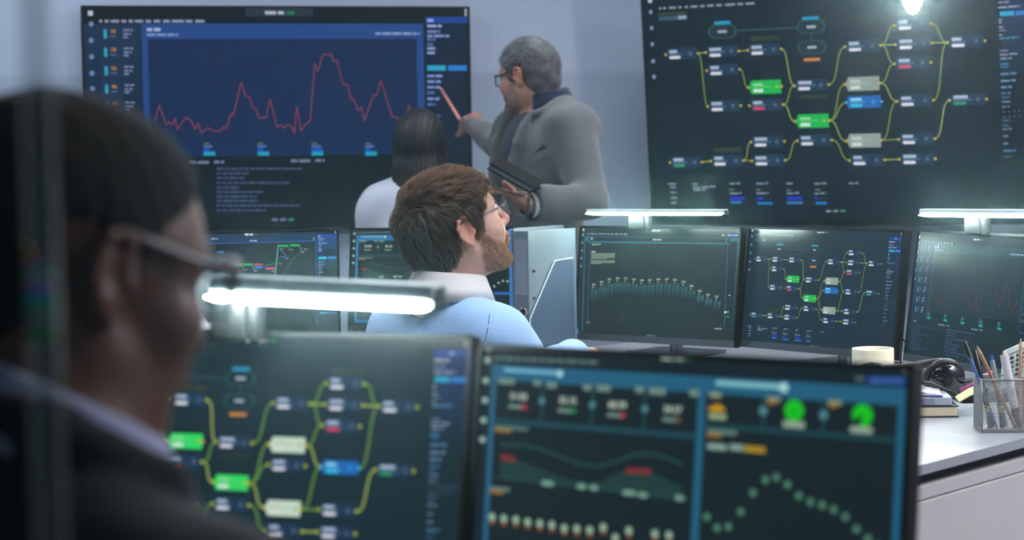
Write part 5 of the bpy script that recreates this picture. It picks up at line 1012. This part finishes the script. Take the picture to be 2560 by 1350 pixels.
# ---------------------------------------------------------------- things on the near end of the long desk
def P3(px, py, dd): return at(px, py, dd)
def on(px, dd, z=DZ): r = ray(px, 900); return A3(r[0] * dd, r[1] * dd / r[1] * 1.0 if 0 else dd, z)
c = at(2182, 870, 4.55); mg = thing('mug', 'cream mug standing before the monitor of linked nodes', 'mug', (c[0], c[1], DZ)); hh = c[2] - DZ
cream = mat('cream_glaze', 'e6dcc2', .22, var=.02, coat=.4); MB().lathe([(0, .004), (.036, .0), (.0445, .008), (.0475, .03), (.0478, hh - .003), (.0468, hh), (.0448, hh - .002), (.0442, .03), (.036, .010), (0, .009)], 48).build('body', cream, mg, True)
MB().tube([A3(.012, .044, hh - .02) + A3(.008 * math.sin(a), .032 * math.sin(a), -.055 * (1 - math.cos(a)) / 2) for a in np.linspace(0, math.pi, 12)], .006, 8).build('handle', cream, mg, True)
# books: cream book, grey book, white pad
bx = A3(.918, 4.15, 0); yw = R(-3)
t = thing('book', 'thick cream-edged book with black cover, lowest of the stack beside the headphones', 'book', (bx[0] - .1, bx[1] + .03, DZ), yw, 'books under the headphones'); MB().rbox((0, 0, .0012), (.205, .15, .0024), .001).rbox((0, 0, .0235), (.205, .15, .0024), .001).build('cover', mat('black_cover', '14171b', .5), t); MB().rbox((-.001, -.001, .0123), (.199, .146, .0198), .002).build('pages', mat('cream_pages', 'd8cbb0', .85, var=.12, scale=200, aniso=(1, 1, 40)), t)
t = thing('book', 'grey book in the middle of the stack beside the headphones', 'book', (bx[0] - .108, bx[1] + .032, DZ + .0248), R(-6), 'books under the headphones'); MB().rbox((0, 0, .009), (.2, .145, .018), .003).build('cover', mat('grey_book', 'aeb4c0', .5, var=.05), t); MB().box((.05, -.0727, .009), (.03, .0012, .012)).box((.0, -.0727, .009), (.025, .0012, .012)).build('printed_panel', mat('grey_print', '8a92a4', .6), t)
t = thing('notepad', 'white notepad with a blue backing, topmost of the stack beside the headphones', 'notepad', (bx[0] - .118, bx[1] + .035, DZ + .0430), R(-9), 'books under the headphones'); MB().rbox((0, 0, .0015), (.19, .14, .003), .001).build('backing', mat('blue_card_dark', '2a3f8c', .5), t)
pv = [(x, y, .003 + .010 * max(0, 1 - ((x + .01) / .105) ** 2) + (.0005 if q else 0)) for q in (0, 1) for x in np.linspace(-.094, .094, 12) for y in (-.069, .069)]
MB().add([(x, y, .003) for x in np.linspace(-.094, .094, 12) for y in (-.069, .069)] + pv[24:], [(2*i, 2*i+1, 2*i+3, 2*i+2) for i in range(11)] + [(24+2*i, 26+2*i, 27+2*i, 25+2*i) for i in range(11)] + [(2*i, 2*i+2, 26+2*i, 24+2*i) for i in range(11)] + [(2*i+1, 25+2*i, 27+2*i, 3+2*i) for i in range(11)]).build('pages', mat('white_paper', 'e4e6ee', .8, var=.02), t, 'auto')
# headphones
hc = at(2365, 948, 4.24); hp = thing('headphones', 'black over-ear headphones lying on the stack of books', 'headphones', hc); Mh = frame((1, .15, 0), (-.25, 1, .25)); rub = mat('black_rubber', '17181a', .45, var=.1); glossb = mat('gloss_black', '0e0f11', .12, coat=.6)
def cup(off, nm='ear_cup'):
    prof = [(0, -.014), (.016, -.0135), (.027, -.010), (.032, -.004), (.0335, .003), (.0335, .010), (.0, .010)]; Ml = Mh @ np.array([[1, 0, 0], [0, 0, 1], [0, -1, 0.]])
    e = MB().lathe([(r_, z) for r_, z in prof], 40, M=Ml @ np.diag([1.15, 1, -1.]), o=off).build(nm, glossb, hp, True)
    MB().tube([off + Mh @ A3(.034 * 1.1 * math.cos(a), .012, .034 * math.sin(a)) for a in np.linspace(0, 2 * math.pi, 33)], .0085, 10).build('ear_cushion', rub, e, True); MB().lathe([(.0, .0), (.010, .0), (.010, .002), (0, .002)], 20, M=Ml, o=off + Mh @ A3(0, -.0145, 0)).build('badge', chrome if 0 else rub, e, 'auto')
cup(A3(0, 0, 0)); cup(A3(-.15, .03, -.008))
MB().tube([A3(.0, .01, .03), A3(-.005, .03, .036), A3(-.03, .055, .028), A3(-.075, .07, .018), A3(-.12, .06, .018), A3(-.148, .045, .022), A3(-.15, .035, .02)], [.005, .007, .009, .0095, .009, .007, .005], 10).build('headband', rub, hp, True)
MB().tube([A3(.03, .0, -.01), A3(.06, -.02, -.0), A3(.075, .0, .0), A3(.09, .02, -.012), A3(.085, .04, -.02), A3(.068, .03, -.018)], .0018, 6).build('cable', rub, hp, True)
MB().tube([A3(-.09, -.05, .004), A3(-.04, -.04, -.004), A3(.0, -.035, -.022), A3(.012, -.032, -.03)], .004, 8).build('yoke', rub, hp, True)
# pen cup of wire mesh
pc = at_z(2458, 1083, DZ); W_ = .088; Hc = .103; cu = thing('pen_cup', 'square wire mesh pen cup at the right frame edge of the desk', 'pen cup', (pc[0] + W_/2 + .001, pc[1] + W_/2, DZ), R(-3)); wire = mat('silver_wire_mesh', '8d8f92', .4, .8)
mb = MB()
for q in range(4):
    Mq = rotz(q * math.pi / 2)
    n = 15
    for i in range(-n, n + 1):
        for sg in (-1, 1):
            x0 = i * W_ / n * 1.0; pts = []
            zz0, zz1 = .008, Hc; a, b = x0 - sg * Hc / 2, x0 + sg * Hc / 2
            lo_, hi_ = -W_/2, W_/2; t0, t1 = 0., 1.; dx = b - a
            for lim, s in ((lo_, 1), (hi_, -1)):
                ta = (lim - a) / dx
                if dx * s > 0: t0 = max(t0, ta)
                else: t1 = min(t1, ta)
            if t1 - t0 < .02: continue
            p0 = A3(a + dx * t0, -W_/2, zz0 + (zz1 - zz0) * t0); p1 = A3(a + dx * t1, -W_/2, zz0 + (zz1 - zz0) * t1); mb.tube([Mq @ p0, Mq @ p1], .00042, 4, cap=False)
mb.build('mesh_wall', wire, cu)
fr_ = MB(); h2 = W_/2
fr_.tube([(-h2, -h2, Hc), (h2, -h2, Hc), (h2, h2, Hc), (-h2, h2, Hc), (-h2, -h2, Hc)], .0018, 8)
for sx in (-1, 1):
    for sy in (-1, 1): fr_.tube([(sx*h2, sy*h2, 0), (sx*h2, sy*h2, Hc)], .0012, 6)
fr_.build('rim', wire, cu, True); MB().rbox((0, 0, .004), (W_ + .001, W_ + .001, .008), .002).build('base', mat('grey_metal_base', '9a9a9e', .45, .5), cu)
GP = 'pens and pencils in the mesh cup'
def stick(name, label, cat, a, b, parts, n=12):
    """parts: list of (child name, material, [(t, radius) ...]) along a -> b"""
    t = thing(name, label, cat, a, None, GP); d = A3(*b) - A3(*a)
    for nm, mt, pr in parts: MB().tube([d * q for q, _ in pr], [r_ for _, r_ in pr], n).build(nm, mt, t, 'auto')
wood = mat('bare_wood', 'd0a584', .6, var=.1, scale=60); orange_w = mat('natural_cedar', 'b88464', .5, var=.1, scale=80, aniso=(1, 1, .2)); lead = mat('graphite', '2a2a2c', .5)
def pencil(label, a, b, body): stick('pencil', label, 'pencil', b, a, [('shaft', body, [(0, .0036), (.9, .0036)]), ('sharpened_tip', wood, [(.9, .0035), (.985, .0009)]), ('lead', lead, [(.985, .0008), (1, .0002)])], 6)
pencil('brown pencil leaning left across the mesh cup, tip up', P3(2441, 862, 3.90), P3(2541, 1072, 3.895), orange_w)
pencil('pale wooden pencil standing upright in the mesh cup at the frame edge', P3(2552, 843, 3.93), P3(2548, 1066, 3.93), wood)
clear_blue = mat('blue_clear_plastic', '4f6fae', .25, var=.05); blackp = mat('black_pen_plastic', '16171a', .3); smoke = mat('smoky_plastic', '4a5258', .2); whitep = mat('white_pen_plastic', 'e2e2e8', .35, var=.02); silver = mat('silver_pen', 'b4bcc4', .3, .6); yel = mat('yellow_plastic', 'c9c04a', .45)
stick('ballpoint_pen', 'slim blue pen with smoky cap, leaning farthest left in the mesh cup', 'pen', P3(2492, 1070, 3.89), P3(2410, 852, 3.93), [('barrel', clear_blue, [(0, .002), (.05, .0032), (.8, .0034)]), ('cap', smoke, [(.8, .0046), (.97, .0050), (1, .0035)]), ('clip', blackp, [(.82, .0058), (.98, .0052)])])
stick('marker', 'black marker standing beside the brown pencil in the mesh cup', 'pen', P3(2480, 1070, 3.915), P3(2436, 875, 3.945), [('barrel', blackp, [(0, .0055), (.62, .0055)]), ('cap', blackp, [(.62, .0062), (.97, .0060), (1, .0045)]), ('band', silver, [(.6, .0063), (.62, .0063)])])
stick('ballpoint_pen', 'short silver pen with blue button in the mesh cup', 'pen', P3(2515, 1070, 3.925), P3(2478, 888, 3.945), [('barrel', silver, [(0, .0015), (.06, .0042), (.93, .0045)]), ('push_button', mat('blue_button', '2f55b4', .4), [(.93, .0036), (1, .003)])])
stick('marker', 'thick white marker in the middle of the mesh cup', 'pen', P3(2546, 1070, 3.905), P3(2509, 878, 3.915), [('cap', smoke, [(0, .0078), (.26, .0082)]), ('barrel', whitep, [(.26, .0086), (.9, .0088), (.955, .0082)]), ('nib', wood, [(.955, .003), (1, .0008)])])
for lb, x0, x1 in (('dark pen with yellow band inside the mesh cup, near its left wall', 2474, 2466), ('dark pen with yellow band inside the mesh cup, behind the brown pencil', 2506, 2492)):
    stick('highlighter', lb, 'pen', P3(x0, 1072, 3.90), P3(x1, 968, 3.90), [('barrel', mat('dark_grey_plastic', '55575c', .4), [(0, .0042), (.4, .0042)]), ('band', yel, [(.4, .0046), (.56, .0046)]), ('cap', mat('dark_grey_plastic', '55575c', .4), [(.56, .0042), (.98, .0040), (1, .002)])])
# note strip, keyboard, calculator, cords
qs = [P3(2388, 991, 4.02), P3(2456, 957, 4.00), P3(2457, 979, 3.965), P3(2398, 1005, 3.985)]; c0 = sum(qs) / 4; sn = thing('sticky_note', 'pale yellow sticky note strip between the books and the mesh cup', 'note', c0)
mid1 = (qs[0] + qs[1]) / 2 + A3(0, 0, .003); mid2 = (qs[3] + qs[2]) / 2 + A3(0, 0, .003); dn = A3(0, .0006, -.0012); vs = [q - c0 for q in (qs[0], mid1, qs[1], qs[2], mid2, qs[3])]; MB().add(vs + [q + dn for q in vs], [(0, 1, 4, 5), (1, 2, 3, 4), (11, 10, 7, 6), (10, 9, 8, 7)] + [(i, i + 6, (i + 1) % 6 + 6, (i + 1) % 6) for i in range(6)]).build('sheet', mat('yellow_note', 'e6e2ae', .8, var=.02), sn, 'auto')
kb = at_z(2400, 1008, DZ); kk = thing('keyboard', 'black keyboard lying behind the mesh cup', 'keyboard', (kb[0] + .15, kb[1] + .055, DZ), R(2)); MB().rbox((0, 0, .009), (.3, .11, .016), .004).build('case', black_plastic, kk, 'auto'); km = MB()
for r_ in range(5):
    for i in range(17): km.rbox((-.137 + i * .0172, -.042 + r_ * .0195, .021), (.0145, .0165, .009), .002, 1)
km.build('keys', mat('dark_keycap', '26282b', .5), kk, 'auto')
ka, kb_, kc = P3(2512, 886, 4.18), P3(2600, 846, 4.14), P3(2492, 962, 4.10); Mk = frame(kb_ - ka, ka - kc); ca = thing('calculator', 'grey desk calculator with dark keys propped up behind the mesh cup', 'calculator', ka, Matrix(Mk.tolist()).to_euler()); MB().rbox((.06, -.055, -.006), (.135, .15, .012), .004).build('case', mat('grey_green_plastic', 'a4aca8', .5), ca, 'auto'); MB().rbox((.06, .0, .0006), (.11, .022, .002), .001).build('display', mat('lcd_grey', '5c665c', .3), ca); kq = MB()
for r_ in range(5):
    for i in range(5): kq.rbox((.015 + i * .0225, -.026 - r_ * .018, .002), (.017, .012, .005), .0018, 1)
kq.build('keys', mat('dark_key', '2c3236', .5), ca, 'auto'); MB().tube([(.06, .0, -.012), (.06, -.02, -.05), (.06, -.075, -.06)], .005, 8).build('prop_stand', black_plastic, ca, True)
pk = [P3(2400, 975, 4.12), P3(2422, 966, 4.12), P3(2440, 955, 4.1), P3(2462, 938, 4.1), P3(2480, 930, 4.12)]; t = thing('cord', 'bright pink cord behind the mesh cup', 'cord', pk[0]); MB().tube([q - pk[0] for q in pk], .0032, 8).build('strand', mat('pink_cord', 'd8509c', .5), t, True)
pk = [P3(2254, 925, 4.86), P3(2251, 893, 4.87), P3(2251, 870, 4.88), P3(2254, 854, 4.9), P3(2259, 849, 4.92), P3(2262, 855, 4.95), P3(2268, 860, 4.99)]; pk = [A3(pk[0][0], pk[0][1], DZ + .003)] + pk; t = thing('power_cord', 'black cord looping up behind the monitor beside the cream mug', 'cord', pk[0]); MB().tube([q - pk[0] for q in pk], .0019, 8).build('strand', black_plastic, t, True)
# white domed dish on the back desk
c = at(468, 823, 5.55); dz = c[2] - DZ; t = thing('domed_dish', 'white domed dish with a flat rim, just below the chin of the man in navy', 'dish', (c[0], c[1], DZ)); wc = mat('white_glaze', 'f2f2f4', .3, var=.01); MB().lathe([(0, dz + .058), (.02, dz + .056), (.042, dz + .042), (.053, dz + .024), (.058, dz + .013), (.0, dz + .013)], 40).build('dome', wc, t, 'auto'); MB().lathe([(0, dz), (.081, dz), (.083, dz + .003), (.083, dz + .011), (.08, dz + .013), (0, dz + .013)], 40).build('rim', wc, t, 'auto'); MB().lathe([(0, 0), (.05, 0), (.048, .006), (.016, .012), (.014, dz), (0, dz)], 28).build('foot', wc, t, 'auto')
# ---------------------------------------------------------------- glass partition close to the camera
gd = 1.06; gx = at(108, 675, gd); gp = bpy.data.objects.new('glass_partition', None); COL.objects.link(gp); gp.location = (gx[0], gx[1], 0); gp['kind'] = 'structure'; gp['label'] = 'clear glass partition with a pale seal strip on its edge, left foreground'
MB().box((-.55, .0, 1.35), (1.08, .008, 2.68)).build('pane', thin_glass('partition_glass', (.96, .98, .97), .08), gp)
sm = bpy.data.materials.new('frosted_seal'); sm.use_nodes = True; nt = sm.node_tree; b = nt.nodes['Principled BSDF']; b.inputs['Base Color'].default_value = (*lin('94a29e'), 1); b.inputs['Roughness'].default_value = .4; tr = nt.nodes.new('ShaderNodeBsdfTransparent'); tr.inputs[0].default_value = (.93, .97, .96, 1); mx = nt.nodes.new('ShaderNodeMixShader'); nz = nt.nodes.new('ShaderNodeTexNoise'); nz.inputs['Scale'].default_value = 5; mr = nt.nodes.new('ShaderNodeMapRange'); mr.inputs['To Min'].default_value = .20; mr.inputs['To Max'].default_value = .30
nt.links.new(nz.outputs['Fac'], mr.inputs['Value']); nt.links.new(mr.outputs[0], mx.inputs[0]); nt.links.new(tr.outputs[0], mx.inputs[1]); nt.links.new(b.outputs[0], mx.inputs[2]); nt.links.new(mx.outputs[0], nt.nodes['Material Output'].inputs['Surface'])
MB().box((0, 0, 1.35), (.0148, .012, 2.68)).build('edge_seal', sm, gp)
fm = bpy.data.materials.new('painted_rainbow'); fm.use_nodes = True; nt = fm.node_tree; b = nt.nodes['Principled BSDF']; tc = nt.nodes.new('ShaderNodeTexCoord'); sp = nt.nodes.new('ShaderNodeSeparateXYZ'); cr = nt.nodes.new('ShaderNodeValToRGB'); nt.links.new(tc.outputs['Generated'], sp.inputs[0]); nt.links.new(sp.outputs['Z'], cr.inputs[0])  # rainbow of light split by the glass edge, painted as colour bands
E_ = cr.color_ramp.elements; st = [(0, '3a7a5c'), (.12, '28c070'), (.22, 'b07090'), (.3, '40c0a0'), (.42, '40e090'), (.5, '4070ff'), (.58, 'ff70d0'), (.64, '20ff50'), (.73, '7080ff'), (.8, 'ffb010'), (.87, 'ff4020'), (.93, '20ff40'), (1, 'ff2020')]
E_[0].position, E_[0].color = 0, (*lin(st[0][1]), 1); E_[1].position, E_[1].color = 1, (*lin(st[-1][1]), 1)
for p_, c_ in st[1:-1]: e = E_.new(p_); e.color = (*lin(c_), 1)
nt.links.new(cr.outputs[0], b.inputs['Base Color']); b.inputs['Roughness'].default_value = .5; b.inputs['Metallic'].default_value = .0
zt_, zm_, zb_ = [at(108, q, gd)[2] for q in (598, 690, 850)]; MB().add([(x, y, z) for y in (-.0068, -.0062) for x, z in ((-.0072, zb_), (.0072, zb_), (.0072, zm_), (-.002, zt_ - .012), (-.0072, zt_))], [(0, 1, 2, 3, 4), (9, 8, 7, 6, 5)] + [(i, i + 5, (i + 1) % 5 + 5, (i + 1) % 5) for i in range(5)]).build('painted_rainbow', fm, gp)
# ---------------------------------------------------------------- haze volume added to give the lamps a bloom-like glow
nt = w.node_tree; vs_ = nt.nodes.new('ShaderNodeVolumeScatter'); vs_.inputs['Density'].default_value = .0125; vs_.inputs['Anisotropy'].default_value = .94; vs_.inputs['Color'].default_value = (.6, .92, 1, 1)
nt.links.new(vs_.outputs[0], [n for n in nt.nodes if n.type == 'OUTPUT_WORLD'][0].inputs['Volume'])
